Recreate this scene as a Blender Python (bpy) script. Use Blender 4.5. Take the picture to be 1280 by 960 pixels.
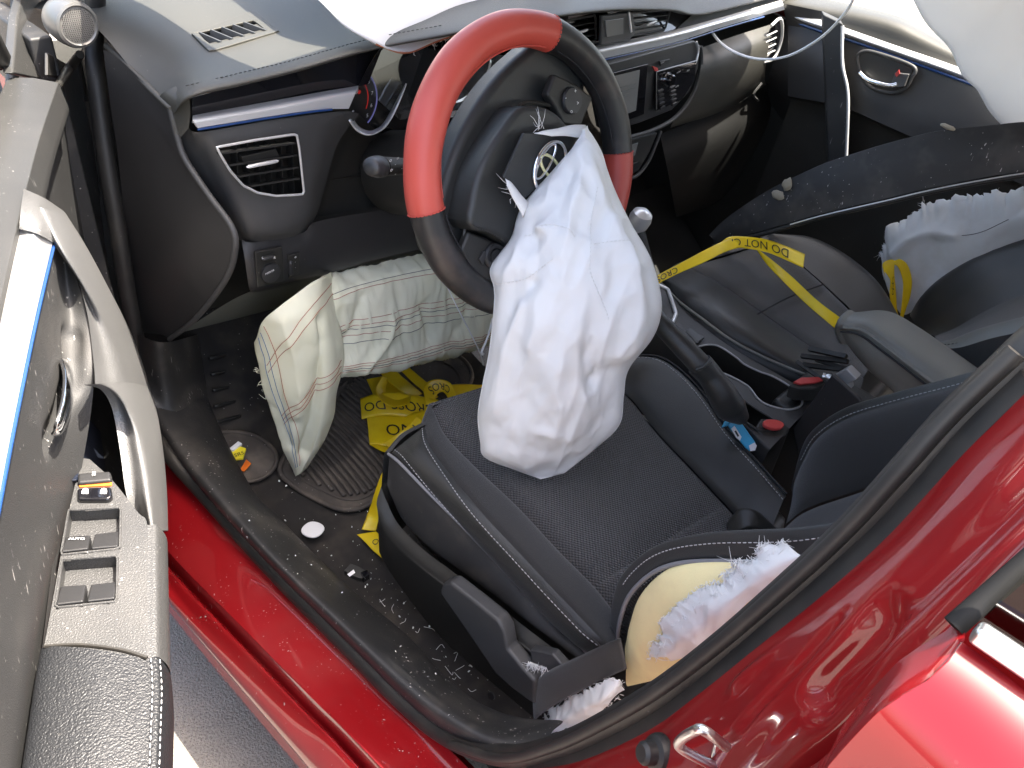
import bpy, bmesh, math, random
import numpy as np
from mathutils import Vector, Matrix
random.seed(7); rng = np.random.default_rng(7)
for o in list(bpy.data.objects): bpy.data.objects.remove(o)
scene = bpy.context.scene
col = scene.collection

# ------------------------------------------------------------------ camera
CAM = np.array([-1.194, -.689, 1.384])
RW = np.array([[0.67881361, -0.71875875, 0.15032612],      # image right
               [-0.39107375, -0.52713057, -0.75444992],    # image down
               [0.62150898, 0.45334227, -0.63891109]])     # view direction
FPX = 1008.0
cd = bpy.data.cameras.new('camera'); cam = bpy.data.objects.new('camera', cd); col.objects.link(cam)
cd.sensor_width = 36; cd.lens = 36 * FPX / 1280; cd.clip_start = .02; cd.clip_end = 500
m3 = np.stack([RW[0], -RW[1], -RW[2]], 1)
cam.matrix_world = Matrix([[*m3[0], CAM[0]], [*m3[1], CAM[1]], [*m3[2], CAM[2]], [0, 0, 0, 1]])
scene.camera = cam

# ------------------------------------------------------------------ light
SUN = Vector((.235, -.22, 1.0)).normalized()                # towards the sun
el = math.asin(SUN.z); az = math.atan2(SUN.x, SUN.y)
world = bpy.data.worlds.new('World'); scene.world = world; world.use_nodes = True
wn = world.node_tree.nodes; wl = world.node_tree.links
sky = wn.new('ShaderNodeTexSky'); sky.sky_type = 'NISHITA'; sky.sun_disc = False
sky.sun_elevation = el; sky.sun_rotation = az; sky.air_density = 1.0; sky.dust_density = 4.0
bg = wn['Background']; bg.inputs['Strength'].default_value = .15
wl.new(sky.outputs[0], bg.inputs[0])
ld = bpy.data.lights.new('sun', 'SUN'); ld.energy = 3.2; ld.angle = math.radians(.5); ld.color = (1, .97, .93)
lo = bpy.data.objects.new('sun', ld); col.objects.link(lo)
lo.rotation_euler = SUN.to_track_quat('Z', 'Y').to_euler()
scene.render.engine = 'CYCLES'
cy = scene.cycles
cy.use_denoising = True; cy.max_bounces = 7; cy.diffuse_bounces = 4; cy.glossy_bounces = 3
cy.transparent_max_bounces = 12; cy.caustics_reflective = False; cy.caustics_refractive = False
cy.sample_clamp_indirect = 6
vs = scene.view_settings
vs.view_transform = 'Standard'; vs.look = 'None'; vs.gamma = 1; vs.use_curve_mapping = False
vs.exposure = 2.64
vs.use_white_balance = True; vs.white_balance_temperature = 7100; vs.white_balance_tint = 10

# ------------------------------------------------------------------ points
def V3(p): return np.array(p, float)
def ray(px, py): return RW.T @ np.array([(px - 640) / FPX, (py - 480) / FPX, 1.0])
def plane(px, py, p0, n):
    d = ray(px, py); return CAM + d * (np.dot(n, V3(p0) - CAM) / np.dot(n, d))
DH = np.array([-.80, .42, 0.]); DE = np.array([-.485, -.8746, 0.]); DN = np.array([.8746, -.485, 0.])   # open door: hinge, along, inward
def at(ax, px, py, v):
    d = ray(px, py)
    if ax == 'D': return CAM + d * v
    if ax == 'N': return plane(px, py, DH + DN * v, DN)
    i = 'XYZ'.index(ax); return CAM + d * ((v - CAM[i]) / d[i])
def pc(ax, *pts, v=None): return [at(ax, p[0], p[1], p[2] if len(p) > 2 else v) for p in pts]
def unit(v): v = V3(v); return v / max(np.linalg.norm(v), 1e-12)
def cr(P, n, closed=False, lin=False, raw=False):
    """resample a control polyline through a Catmull-Rom spline, even arc length"""
    P = np.array(P, float)
    if len(P) < 3 and not closed: lin = True
    if closed: Q = np.vstack([P[-1], P, P[0], P[1]])
    else: Q = np.vstack([2 * P[0] - P[1], P, 2 * P[-1] - P[-2]])
    out = []; k = 24; ns = len(Q) - 3
    for i in range(ns):
        a, b, c, d = Q[i:i + 4]
        for t in np.arange(k) / k:
            if lin: out.append(b + (c - b) * t)
            else: out.append(.5 * (2 * b + (c - a) * t + (2 * a - 5 * b + 4 * c - d) * t * t + (3 * b - 3 * c + d - a) * t ** 3))
    out.append(Q[-2]); out = np.array(out)
    if raw:
        s = np.linspace(0, 1, len(out))
    else:
        s = np.r_[0, np.cumsum(np.linalg.norm(np.diff(out, axis=0), axis=1))]; s /= max(s[-1], 1e-12)
    t = np.linspace(0, 1, n + 1)
    if closed: t = t[:-1]
    return np.stack([np.interp(t, s, out[:, j]) for j in range(out.shape[1])], 1)
def ext(P, a=0, b=0):
    P = [V3(p) for p in P]
    if a: P = [P[0] + unit(P[0] - P[1]) * a] + P
    if b: P = P + [P[-1] + unit(P[-1] - P[-2]) * b]
    return P

# ------------------------------------------------------------------ objects
WL = {}
def tag(o, label=None, cat=None, group=None, kind=None):
    for k, v in (('label', label), ('category', cat), ('group', group), ('kind', kind)):
        if v: o[k] = v
    return o
def empty(name, loc, label=None, cat=None, group=None, kind=None):
    o = bpy.data.objects.new(name, None); col.objects.link(o); o.location = Vector(loc); WL[o.name] = V3(loc)
    o.empty_display_size = .05
    return tag(o, label, cat, group, kind)
def link(name, me, m, parent, c):
    if m is not None and not me.materials: me.materials.append(m)
    o = bpy.data.objects.new(name, me); col.objects.link(o); o.location = Vector(c); WL[o.name] = V3(c)
    if parent is not None:
        o.parent = parent; o.matrix_parent_inverse = Matrix.Translation(-Vector(WL[parent.name]))
    return o
def obj(name, v, f, m, parent=None, smooth=True, uv=None, bevel=0, thick=0, off=-1, sub=0, seg=2, sharp=None):
    v = np.array(v, float); c = (v.min(0) + v.max(0)) / 2
    me = bpy.data.meshes.new(name); me.from_pydata((v - c).tolist(), [], [list(map(int, q)) for q in f])
    if uv is not None:
        L = me.uv_layers.new(name='UVMap'); vi = np.zeros(len(me.loops), int); me.loops.foreach_get('vertex_index', vi)
        L.data.foreach_set('uv', np.array(uv, float)[vi].ravel())
    me.polygons.foreach_set('use_smooth', [bool(smooth)] * len(me.polygons))
    if sharp: me.set_sharp_from_angle(angle=math.radians(sharp))
    me.update()
    o = link(name, me, m, parent, c)
    if thick:
        s = o.modifiers.new('s', 'SOLIDIFY'); s.thickness = thick; s.offset = off; s.use_even_offset = False
    if bevel:
        b = o.modifiers.new('b', 'BEVEL'); b.width = bevel; b.segments = seg; b.limit_method = 'ANGLE'; b.angle_limit = math.radians(38); b.harden_normals = True
    if sub:
        s = o.modifiers.new('d', 'SUBSURF'); s.levels = sub; s.render_levels = sub
    return o
def grid_faces(nu, nv, cu=False, cv=False, flip=False):
    f = []
    for j in range(nv if cv else nv - 1):
        for i in range(nu if cu else nu - 1):
            a = j * nu + i; b = j * nu + (i + 1) % nu; c = ((j + 1) % nv) * nu + (i + 1) % nu; d = ((j + 1) % nv) * nu + i
            f.append((a, d, c, b) if flip else (a, b, c, d))
    return f
def grid_normals(G):
    du = np.gradient(G, axis=1); dv = np.gradient(G, axis=0); n = np.cross(du, dv)
    return n / np.maximum(np.linalg.norm(n, axis=2, keepdims=True), 1e-12)
def facing(G, toward):
    n = grid_normals(G); c = G.reshape(-1, 3).mean(0)
    return (n.reshape(-1, 3).mean(0) @ (V3(toward) - c)) >= 0
def net(curves, nu=40, nv=8, lin_v=False, lin_u=False):
    R = np.array([cr(c, nu, lin=lin_u) for c in curves])            # k x (nu+1) x 3
    k = R.shape[0]; n = nv * (k - 1)
    out = cr(R.reshape(k, -1), n, lin=lin_v or k < 3, raw=True)
    return out.reshape(n + 1, nu + 1, 3)
def skin(name, curves, m, parent=None, nu=40, nv=8, thick=0, bulge=0, tuck=0, edge=.12, lin_v=False, lin_u=False, toward=None, bevel=0, wob=0, smooth=True, G=None):
    """a sheet through a row of curves; bulge lifts its middle, tuck draws its two long edges in (a seam)"""
    if G is None: G = net(curves, nu, nv, lin_v, lin_u)
    if not facing(G, CAM if toward is None else toward): G = G[:, ::-1]
    N = grid_normals(G); nvv, nuu = G.shape[:2]
    v = np.linspace(0, 1, nvv)[:, None, None]; u = np.linspace(0, 1, nuu)[None, :, None]
    if bulge: G = G + N * bulge * (np.clip(4 * v * (1 - v), 0, 1) ** .6) * (np.clip(4 * u * (1 - u) * 3, 0, 1))
    if tuck:
        d = np.minimum(v, 1 - v) / edge; G = G - N * tuck * np.clip(1 - d, 0, 1) ** 2
    if wob: G = G + N * (wob * smooth_noise(G, 14))[..., None]
    L = np.zeros(G.shape[:2] + (2,))
    L[:, 1:, 0] = np.cumsum(np.linalg.norm(np.diff(G, axis=1), axis=2), axis=1); L[1:, :, 1] = np.cumsum(np.linalg.norm(np.diff(G, axis=0), axis=2), axis=0)
    o = obj(name, G.reshape(-1, 3), grid_faces(nuu, nvv), m, parent, uv=L.reshape(-1, 2), thick=thick, off=-1, bevel=bevel, smooth=smooth)
    o['g'] = 1; del o['g']
    GR[o.name] = G
    return o
GR = {}
_ph = rng.uniform(0, 6.28, (12, 1)); _dr = rng.normal(size=(12, 3)); _dr /= np.linalg.norm(_dr, axis=1, keepdims=True)
def smooth_noise(P, freq):
    s = 0
    for i in range(12): s = s + np.sin((P @ _dr[i]) * freq * (1 + .23 * i) + _ph[i, 0]) / (1 + .3 * i)
    return s / 4
def frames(P, closed=False, up=None):
    T = np.roll(P, -1, 0) - np.roll(P, 1, 0) if closed else np.gradient(P, axis=0)
    T /= np.maximum(np.linalg.norm(T, axis=1, keepdims=True), 1e-12)
    if up is not None:
        B = np.cross(T, np.broadcast_to(V3(up), T.shape)); B /= np.maximum(np.linalg.norm(B, axis=1, keepdims=True), 1e-9); return T, B, np.cross(B, T)
    n = np.cross(T[0], [0, 0, 1.]); n = n if np.linalg.norm(n) > 1e-3 else np.cross(T[0], [1., 0, 0]); N = [unit(n)]
    for i in range(1, len(P)):
        w = N[-1] - T[i] * (N[-1] @ T[i]); N.append(unit(w))
    N = np.array(N); return T, N, np.cross(T, N)
def tube_data(P, r, n=12, closed=False, flat=1., up=None, caps=True):
    T, A, B = frames(P, closed, up); r = np.broadcast_to(np.array(r, float), (len(P),))
    t = np.arange(n) / n * 2 * math.pi
    v = (P[:, None] + (A[:, None] * np.cos(t)[None, :, None] + B[:, None] * np.sin(t)[None, :, None] * flat) * r[:, None, None]).reshape(-1, 3)
    f = grid_faces(n, len(P), cu=True, cv=closed)
    if caps and not closed: f += [tuple(range(n))[::-1], tuple(range(len(v) - n, len(v)))]
    return v, f
def tube(name, pts, r, m, parent=None, n=12, seg=40, closed=False, flat=1., up=None, lin=False, round_ends=False):
    P = cr(pts, seg, closed, lin)
    if isinstance(r, (list, tuple)): r = np.interp(np.linspace(0, 1, len(P)), np.linspace(0, 1, len(r)), r)
    if round_ends:
        r = np.broadcast_to(np.array(r, float), (len(P),)).copy(); k = max(2, len(P) // 12)
        for i in range(k):
            q = math.sqrt(1 - (1 - (i + .15) / k) ** 2); r[i] *= q; r[-1 - i] *= q
    v, f = tube_data(P, r, n, closed, flat, up); return obj(name, v, f, m, parent, sharp=50)
def multi(name, pieces, m, parent=None, **k):
    v = []; f = []
    for pv, pf in pieces:
        b = len(v); v += [list(q) for q in pv]; f += [tuple(i + b for i in q) for q in pf]
    return obj(name, v, f, m, parent, **k)
def slab(name, outline, vec, m, parent=None, bevel=.002, seg=2):
    """a flat outline given thickness along vec"""
    P = np.array(outline, float); n = len(P); vec = V3(vec)
    nn = sum(np.cross(P[i] - P[0], P[(i + 1) % n] - P[0]) for i in range(1, n))
    if nn @ vec > 0: P = P[::-1]
    v = np.vstack([P, P + vec]); f = [tuple(range(n)), tuple(range(2 * n - 1, n - 1, -1))]
    f += [(i, n + i, n + (i + 1) % n, (i + 1) % n) for i in range(n)]
    f = [q[::-1] if False else q for q in f]
    o = obj(name, v, f, m, parent, smooth=bool(bevel), bevel=bevel, seg=seg)
    fix_normals(o); return o
def fix_normals(o):
    b = bmesh.new(); b.from_mesh(o.data); bmesh.ops.recalc_face_normals(b, faces=b.faces); b.to_mesh(o.data); b.free()
def block_data(c, ax, ay, az):
    c = V3(c); v = [c + sx * V3(ax) / 2 + sy * V3(ay) / 2 + sz * V3(az) / 2 for sz in (-1, 1) for sy in (-1, 1) for sx in (-1, 1)]
    return v, [(0, 2, 3, 1), (4, 5, 7, 6), (0, 1, 5, 4), (2, 6, 7, 3), (0, 4, 6, 2), (1, 3, 7, 5)]
def block(name, c, ax, ay, az, m, parent=None, bevel=.002, seg=2):
    v, f = block_data(c, ax, ay, az); o = obj(name, v, f, m, parent, bevel=bevel, smooth=bool(bevel), seg=seg); fix_normals(o); return o
def axes(n, up=(0, 0, 1)):
    n = unit(n); a = np.cross(V3(up), n); a = unit(a) if np.linalg.norm(a) > 1e-6 else unit(np.cross([0, 1., 0], n)); return a, np.cross(n, a), n
def lathe_data(c, n, prof, k=32, up=(0, 0, 1), sq=(1, 1)):
    a, b, n = axes(n, up); t = np.arange(k) / k * 2 * math.pi; v = []
    for r, h in prof:
        for q in t: v.append(V3(c) + (a * math.cos(q) * sq[0] + b * math.sin(q) * sq[1]) * r + n * h)
    f = grid_faces(k, len(prof), cu=True); f += [tuple(range(k))[::-1], tuple(range(len(v) - k, len(v)))]
    return v, f
def lathe(name, c, n, prof, m, parent=None, k=32, up=(0, 0, 1), sq=(1, 1), sharp=35):
    v, f = lathe_data(c, n, prof, k, up, sq); o = obj(name, v, f, m, parent, sharp=sharp); fix_normals(o); return o
def stitches(name, curve, m, parent, normal_to=None, pitch=.0062, length=.0042, r=.0006, lift=.0006, n=None):
    P = np.array(curve); L = np.linalg.norm(np.diff(P, axis=0), axis=1).sum(); k = max(2, int(L / pitch)); Q = cr(P, k)
    pcs = []
    for i in range(k):
        a, b = Q[i], Q[i + 1]; d = unit(b - a); mid = (a + b) / 2; w = unit((CAM if normal_to is None else V3(normal_to)) - mid); mid = mid + w * lift
        pcs.append(tube_data(np.array([mid - d * length / 2, mid - d * length * .3 + w * r * .5, mid + d * length * .3 + w * r * .5, mid + d * length / 2]), [r * .5, r, r, r * .5], 5))
    return multi(name, pcs, m, parent)
def letters(s, size):
    cu = bpy.data.curves.new('t', 'FONT'); cu.body = s; cu.size = size; cu.align_x = 'CENTER'; cu.align_y = 'CENTER'; cu.resolution_u = 3
    o = bpy.data.objects.new('t', cu); col.objects.link(o); dg = bpy.context.evaluated_depsgraph_get()
    me = o.evaluated_get(dg).to_mesh(); v = np.array([x.co[:] for x in me.vertices]); f = [tuple(p.vertices) for p in me.polygons]
    o.evaluated_get(dg).to_mesh_clear(); bpy.data.objects.remove(o); return v[:, :2] if len(v) else np.zeros((0, 2)), f
def text(name, s, size, c, ax, ay, m, parent, lift=.0006, mapf=None):
    v, f = letters(s, size); n = np.cross(unit(ax), unit(ay))
    P = [V3(c) + unit(ax) * a + unit(ay) * b + n * lift for a, b in v] if mapf is None else [mapf(a, b) for a, b in v]
    return obj(name, P, f, m, parent, smooth=False)

def on_sheet(G, s, t, lift=.0008):
    """point of the sheet at s along, t across, a little proud of it"""
    nv, nu = G.shape[:2]; x = np.clip(s, 0, 1) * (nu - 1); y = np.clip(t, 0, 1) * (nv - 1); i = min(int(x), nu - 2); j = min(int(y), nv - 2); a, b = x - i, y - j
    p = G[j, i] * (1 - a) * (1 - b) + G[j, i + 1] * a * (1 - b) + G[j + 1, i] * (1 - a) * b + G[j + 1, i + 1] * a * b
    n = unit(np.cross(G[j, i + 1] - G[j, i], G[j + 1, i] - G[j, i])); n = n if n @ (CAM - p) > 0 else -n
    return p + n * lift
def row(o, t, s0=0., s1=1., n=40, lift=.0006): return [on_sheet(GR[o.name], s0 + (s1 - s0) * k / n, t, lift) for k in range(n + 1)]
# ------------------------------------------------------------------ materials
MT = {}
def lin(c): return tuple(((x / 255) / 12.92 if x / 255 <= .04045 else ((x / 255 + .055) / 1.055) ** 2.4) for x in c)
def mat(name, base, rough=.5, metal=0., spec=.5, coat=0., grain=(0, 0), blot=None, dust=0., scratch=0., sheen=0., rvar=0., weave=None, trans=0., emit=None, flake=0, wrinkle=None):
    """principled surface; grain = (scale, bump), blot = (scale, colour, amount), dust = pale specks and film"""
    m = bpy.data.materials.new(name); m.use_nodes = True; nt = m.node_tree; N = nt.nodes; L = nt.links
    b = N['Principled BSDF']; b.inputs['Metallic'].default_value = metal; b.inputs['Specular IOR Level'].default_value = spec
    b.inputs['Coat Weight'].default_value = coat; b.inputs['Coat Roughness'].default_value = .04; b.inputs['Sheen Weight'].default_value = sheen
    b.inputs['Roughness'].default_value = rough
    tc = N.new('ShaderNodeTexCoord'); co = tc.outputs['Object']
    def noise(scale, detail=4, rough=.55):
        n = N.new('ShaderNodeTexNoise'); n.inputs['Scale'].default_value = scale; n.inputs['Detail'].default_value = detail; n.inputs['Roughness'].default_value = rough; L.new(co, n.inputs['Vector']); return n.outputs['Fac']
    def ramp(x, p0, p1):
        r = N.new('ShaderNodeMapRange'); r.inputs[1].default_value = p0; r.inputs[2].default_value = p1; r.interpolation_type = 'SMOOTHSTEP'; L.new(x, r.inputs[0]); return r.outputs[0]
    def mix(f, a, c):
        x = N.new('ShaderNodeMix'); x.data_type = 'RGBA'
        if isinstance(f, (int, float)): x.inputs[0].default_value = f
        else: L.new(f, x.inputs[0])
        for i, q in ((6, a), (7, c)):
            if isinstance(q, tuple): x.inputs[i].default_value = (*q[:3], 1)
            else: L.new(q, x.inputs[i])
        return x.outputs[2]
    def math_(op, a, c=0.):
        x = N.new('ShaderNodeMath'); x.operation = op
        for i, q in enumerate((a, c)):
            if isinstance(q, (int, float)): x.inputs[i].default_value = q
            else: L.new(q, x.inputs[i])
        return x.outputs[0]
    c = tuple(base[:3]); h = None
    v0 = noise(9, 2); c = mix(math_('MULTIPLY', ramp(v0, .3, .75), .35), c, tuple(min(1, x * 1.35 + .002) for x in base[:3]))
    if blot: c = mix(math_('MULTIPLY', ramp(noise(blot[0], 3, .65), .45, .7), blot[2]), c, blot[1])
    if weave:
        uvs = N.new('ShaderNodeSeparateXYZ'); L.new(tc.outputs['UV'], uvs.inputs[0])
        su = math_('SINE', math_('MULTIPLY', uvs.outputs[0], 6.2832 / weave[0])); sv = math_('SINE', math_('MULTIPLY', uvs.outputs[1], 6.2832 / weave[1]))
        w = math_('MULTIPLY', math_('ADD', math_('MULTIPLY', su, sv), 1.), .5)
        h = math_('MULTIPLY', w, weave[2]); c = mix(math_('MULTIPLY', w, .75), c, weave[3])
    if dust:
        vo = N.new('ShaderNodeTexVoronoi'); vo.inputs['Scale'].default_value = 210; L.new(co, vo.inputs['Vector'])
        sp = N.new('ShaderNodeSeparateColor'); L.new(vo.outputs['Color'], sp.inputs[0])
        speck = math_('MULTIPLY', math_('LESS_THAN', vo.outputs['Distance'], math_('MULTIPLY', sp.outputs[1], .24)), math_('GREATER_THAN', sp.outputs[0], 1 - .10 * min(1.5, dust)))
        film = math_('MULTIPLY', ramp(noise(5.5, 3, .7), .46, .8), .10 * dust)
        c = mix(film, c, (.30, .27, .235)); c = mix(math_('MULTIPLY', speck, min(.65, .55 * dust)), c, (.42, .40, .37))
    if scratch:
        mp = N.new('ShaderNodeMapping'); mp.inputs['Scale'].default_value = (1, 1, .12); mp.inputs['Rotation'].default_value = (.5, .4, .6); L.new(co, mp.inputs['Vector'])
        n = N.new('ShaderNodeTexNoise'); n.inputs['Scale'].default_value = 240; n.inputs['Detail'].default_value = 2; L.new(mp.outputs[0], n.inputs['Vector'])
        s = math_('MULTIPLY', ramp(n.outputs['Fac'], .67, .72), math_('MULTIPLY', ramp(noise(17), .5, .62), scratch)); c = mix(s, c, (.45, .43, .41))
    if isinstance(c, tuple): b.inputs['Base Color'].default_value = (*c, 1)
    else: L.new(c, b.inputs['Base Color'])
    if rvar: L.new(math_('ADD', math_('MULTIPLY', math_('SUBTRACT', noise(23, 2), .5), rvar * 2), rough), b.inputs['Roughness'])
    if grain[1]:
        g = noise(grain[0] * 2.2, 1); h = math_('ADD', h, math_('MULTIPLY', g, grain[1] * .55)) if h is not None else math_('MULTIPLY', g, grain[1] * .55)
    if wrinkle:
        mp = N.new('ShaderNodeMapping'); mp.inputs['Scale'].default_value = wrinkle[2]; mp.inputs['Rotation'].default_value = (.3, .2, .5); L.new(co, mp.inputs['Vector'])
        n = N.new('ShaderNodeTexNoise'); n.noise_type = 'RIDGED_MULTIFRACTAL'; n.normalize = False; n.inputs['Scale'].default_value = wrinkle[0]; n.inputs['Detail'].default_value = 2.5; n.inputs['Distortion'].default_value = .6; L.new(mp.outputs[0], n.inputs['Vector'])
        g = math_('MULTIPLY', n.outputs['Fac'], wrinkle[1]); h = math_('ADD', h, g) if h is not None else g
    if h is not None:
        bp = N.new('ShaderNodeBump'); bp.inputs['Strength'].default_value = 1; bp.inputs['Distance'].default_value = .001; L.new(h, bp.inputs['Height']); L.new(bp.outputs[0], b.inputs['Normal'])
    if flake: b.inputs['Coat IOR'].default_value = 1.5
    if trans:
        tr = N.new('ShaderNodeBsdfTranslucent'); tr.inputs[0].default_value = (*base[:3], 1); mx = N.new('ShaderNodeMixShader'); mx.inputs[0].default_value = trans
        L.new(b.outputs[0], mx.inputs[1]); L.new(tr.outputs[0], mx.inputs[2]); L.new(mx.outputs[0], N['Material Output'].inputs[0])
    if emit: b.inputs['Emission Color'].default_value = (*emit[0], 1); b.inputs['Emission Strength'].default_value = emit[1]
    MT[name] = m; return m
mat('red_paint', (.21, .004, .006), .45, .0, .2, coat=1., dust=.05, rvar=.05)
mat('red_sill', (.22, .004, .007), .45, .0, .2, coat=.8, dust=.45, scratch=.9, rvar=.08)
mat('dash_soft', (0.0478, 0.0460, 0.0396), .52, grain=(900, .35), dust=.25)
mat('dash_grain', (0.0481, 0.0481, 0.0486), .48, grain=(520, .5), dust=.25)
mat('dark_plastic', (0.0189, 0.0182, 0.0164), .48, grain=(700, .3), dust=.3)
mat('dash_end', (0.0237, 0.0227, 0.0232), .46, grain=(700, .25), dust=.25)
mat('underside', (.10, .105, .095), .6, grain=(500, .3), dust=.4)
mat('sill_plastic', (0.0196, 0.0201, 0.0211), .52, grain=(650, .35), dust=1.2, scratch=2.0, blot=(14, (.10, .09, .08), .35))
mat('piano_black', (.006, .006, .008), .08, coat=.6, dust=.25)
mat('silver', (.72, .72, .72), .30, .45, dust=.12)
mat('chrome', (.82, .83, .85), .10, 1.)
mat('zinc', (.62, .63, .64), .32, 1., rvar=.12)
mat('blue_film', (.012, .05, .17), .25, coat=.3)
mat('leather', (0.0203, 0.0204, 0.0190), .36, grain=(420, .8), sheen=.1, dust=.12)
mat('leather_blue', (0.0264, 0.0271, 0.0267), .45, grain=(420, .5), sheen=.1, dust=.10)
mat('leather_lit', (0.1664, 0.1650, 0.1462), .46, grain=(480, .5), dust=.15)  # black leather lifted to grey; the light on the armrest is in the colour
mat('seat_side', (0.0221, 0.0212, 0.0212), .7, grain=(1500, .3), dust=.3, blot=(20, (.09, .075, .06), .25))
mat('fabric', (0.0146, 0.0130, 0.0129), .85, sheen=.2, weave=(.0062, .0052, 2.6, (.12, .112, .110)), dust=.1)
mat('fabric_plain', (0.0484, 0.0465, 0.0451), .88, sheen=.3, grain=(1600, .5), dust=.35, blot=(12, (.085, .08, .072), .4))
mat('fabric_dark', (0.0151, 0.0140, 0.0133), .9, sheen=.25, grain=(1600, .5), dust=.15)
mat('thread', (.42, .42, .42), .7)
mat('thread_dark', (.012, .012, .014), .7)
mat('piping', (.20, .20, .21), .5, dust=.2)
mat('rubber', (0.0162, 0.0158, 0.0153), .50, grain=(800, .2), dust=.3, blot=(18, (.06, .052, .042), .25))
mat('carpet', (.022, .020, .019), .95, grain=(500, 2.6), dust=1.4, blot=(10, (.075, .063, .05), .6))
mat('mat_rubber', (.070, .060, .052), .75, grain=(400, 1.2), dust=1.4, blot=(13, (.17, .14, .11), .7))
mat('airbag', (.90, .90, .89), .62, grain=(900, .2), blot=(7, (.78, .75, .70), .5), trans=.22, wrinkle=(16, 4.2, (1.4, 1.4, .35)))
mat('airbag_sheet', (.82, .82, .82), .7, grain=(500, .2), trans=.25, wrinkle=(9, 1.5, (1, 1, .6)))
mat('knee_bag', (.88, .87, .68), .72, grain=(900, .25), blot=(8, (.78, .75, .55), .5), trans=.2, wrinkle=(22, 1.5, (1, 1, 1)))
mat('torn_bag', (.84, .84, .82), .85, grain=(600, .8), trans=.12, wrinkle=(40, 2.2, (1, .5, 1)))
mat('bag_grey', (.86, .86, .84), .8, grain=(500, .6), blot=(14, (.70, .67, .60), .5), trans=.2, wrinkle=(26, 2.5, (1, 1, 1)))
mat('foam', (.90, .75, .40), .85, grain=(420, .9), blot=(16, (.80, .66, .36), .6))
mat('tape_yellow', (.94, .68, .02), .34, coat=.2, trans=.2, blot=(15, (.74, .46, .01), .4))
mat('ink', (.02, .018, .015), .5)
mat('deep_black', (.008, .008, .008), .7, spec=.2)
mat('wheel_red', (.50, .070, .050), .42, grain=(600, .22), dust=.1)
mat('wheel_black', (0.0179, 0.0175, 0.0179), .40, grain=(500, .3), dust=.3, blot=(22, (.085, .06, .05), .4))
mat('wheel_pad', (0.0238, 0.0247, 0.0235), .45, grain=(520, .4), dust=.12)
mat('red_plastic', (.55, .06, .055), .4, coat=.2)
mat('orange', (.75, .17, .02), .5)
mat('white_plastic', (.80, .81, .83), .45)
mat('yellow_plastic', (.82, .68, .03), .4)
mat('blue_pack', (.03, .36, .62), .35, coat=.3)
mat('door_plastic', (.052, .052, .052), .42, grain=(300, 1.3), dust=.6, scratch=.6)
mat('pad_leather', (.013, .014, .016), .45, grain=(260, 1.6), dust=.15)
mat('door_cap', (.032, .032, .031), .5, grain=(900, .25), dust=.4, scratch=.4)
mat('door_panel', (.036, .036, .036), .5, grain=(600, .3), dust=1.0, scratch=1.)
mat('door_upper', (.040, .040, .040), .6, grain=(420, .7), dust=1.0, scratch=1.6)
mat('door_grab', (.17, .17, .17), .36, .2, grain=(300, 1.2), dust=.3, scratch=.4)
mat('switch', (.024, .024, .025), .42, grain=(900, .2), dust=.3)
mat('mark_white', (.75, .75, .75), .5)
mat('navy', (.010, .014, .026), .5)
mat('asphalt', (.25, .23, .20), .9, grain=(110, 4.5), blot=(230, (.14, .128, .11), .8), dust=1.2)
mat('headliner', (.45, .43, .40), .9)
mat('grille', (.16, .155, .145), .55)
mat('screen', (.20, .20, .19), .15, coat=.6, dust=.3)
mat('lamp_red', (.22, .006, .006), .4, emit=((1, .03, .02), .03))
mat('gauge_blue', (.04, .04, .09), .4, emit=((.3, .32, .9), .04))
mat('emblem_yellow', (.78, .74, .42), .35, .3)
mat('bracket', (.30, .30, .30), .45, .4, dust=.4)
mat('glass_shard', (.75, .8, .78), .15)
mat('scrap_foam', (.36, .32, .25), .9, grain=(300, 2.))
mat('tweeter_grey', (.16, .16, .155), .35, .5)
def glass(name, tint, gloss=.08):
    m = bpy.data.materials.new(name); m.use_nodes = True; N = m.node_tree.nodes; L = m.node_tree.links; N.remove(N['Principled BSDF'])
    t = N.new('ShaderNodeBsdfTransparent'); t.inputs[0].default_value = (*tint, 1); g = N.new('ShaderNodeBsdfGlossy'); g.inputs['Roughness'].default_value = .02
    fr = N.new('ShaderNodeFresnel'); fr.inputs[0].default_value = 1.45; x = N.new('ShaderNodeMixShader'); L.new(fr.outputs[0], x.inputs[0]); L.new(t.outputs[0], x.inputs[1]); L.new(g.outputs[0], x.inputs[2])
    L.new(x.outputs[0], N['Material Output'].inputs[0]); MT[name] = m
glass('window_glass', (.93, .95, .94)); glass('dark_glass', (.10, .12, .11)); glass('gauge_glass', (.9, .9, .9))
# ------------------------------------------------------------------ ground
def M(k): return MT[k]
gv = [(-60, -60, 0), (60, -60, 0), (60, 60, 0), (-60, 60, 0)]
tag(obj('asphalt_ground', gv, [(0, 1, 2, 3)], M('asphalt'), smooth=False), 'worn grey asphalt of the lot under the car', 'ground', kind='structure')

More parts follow.
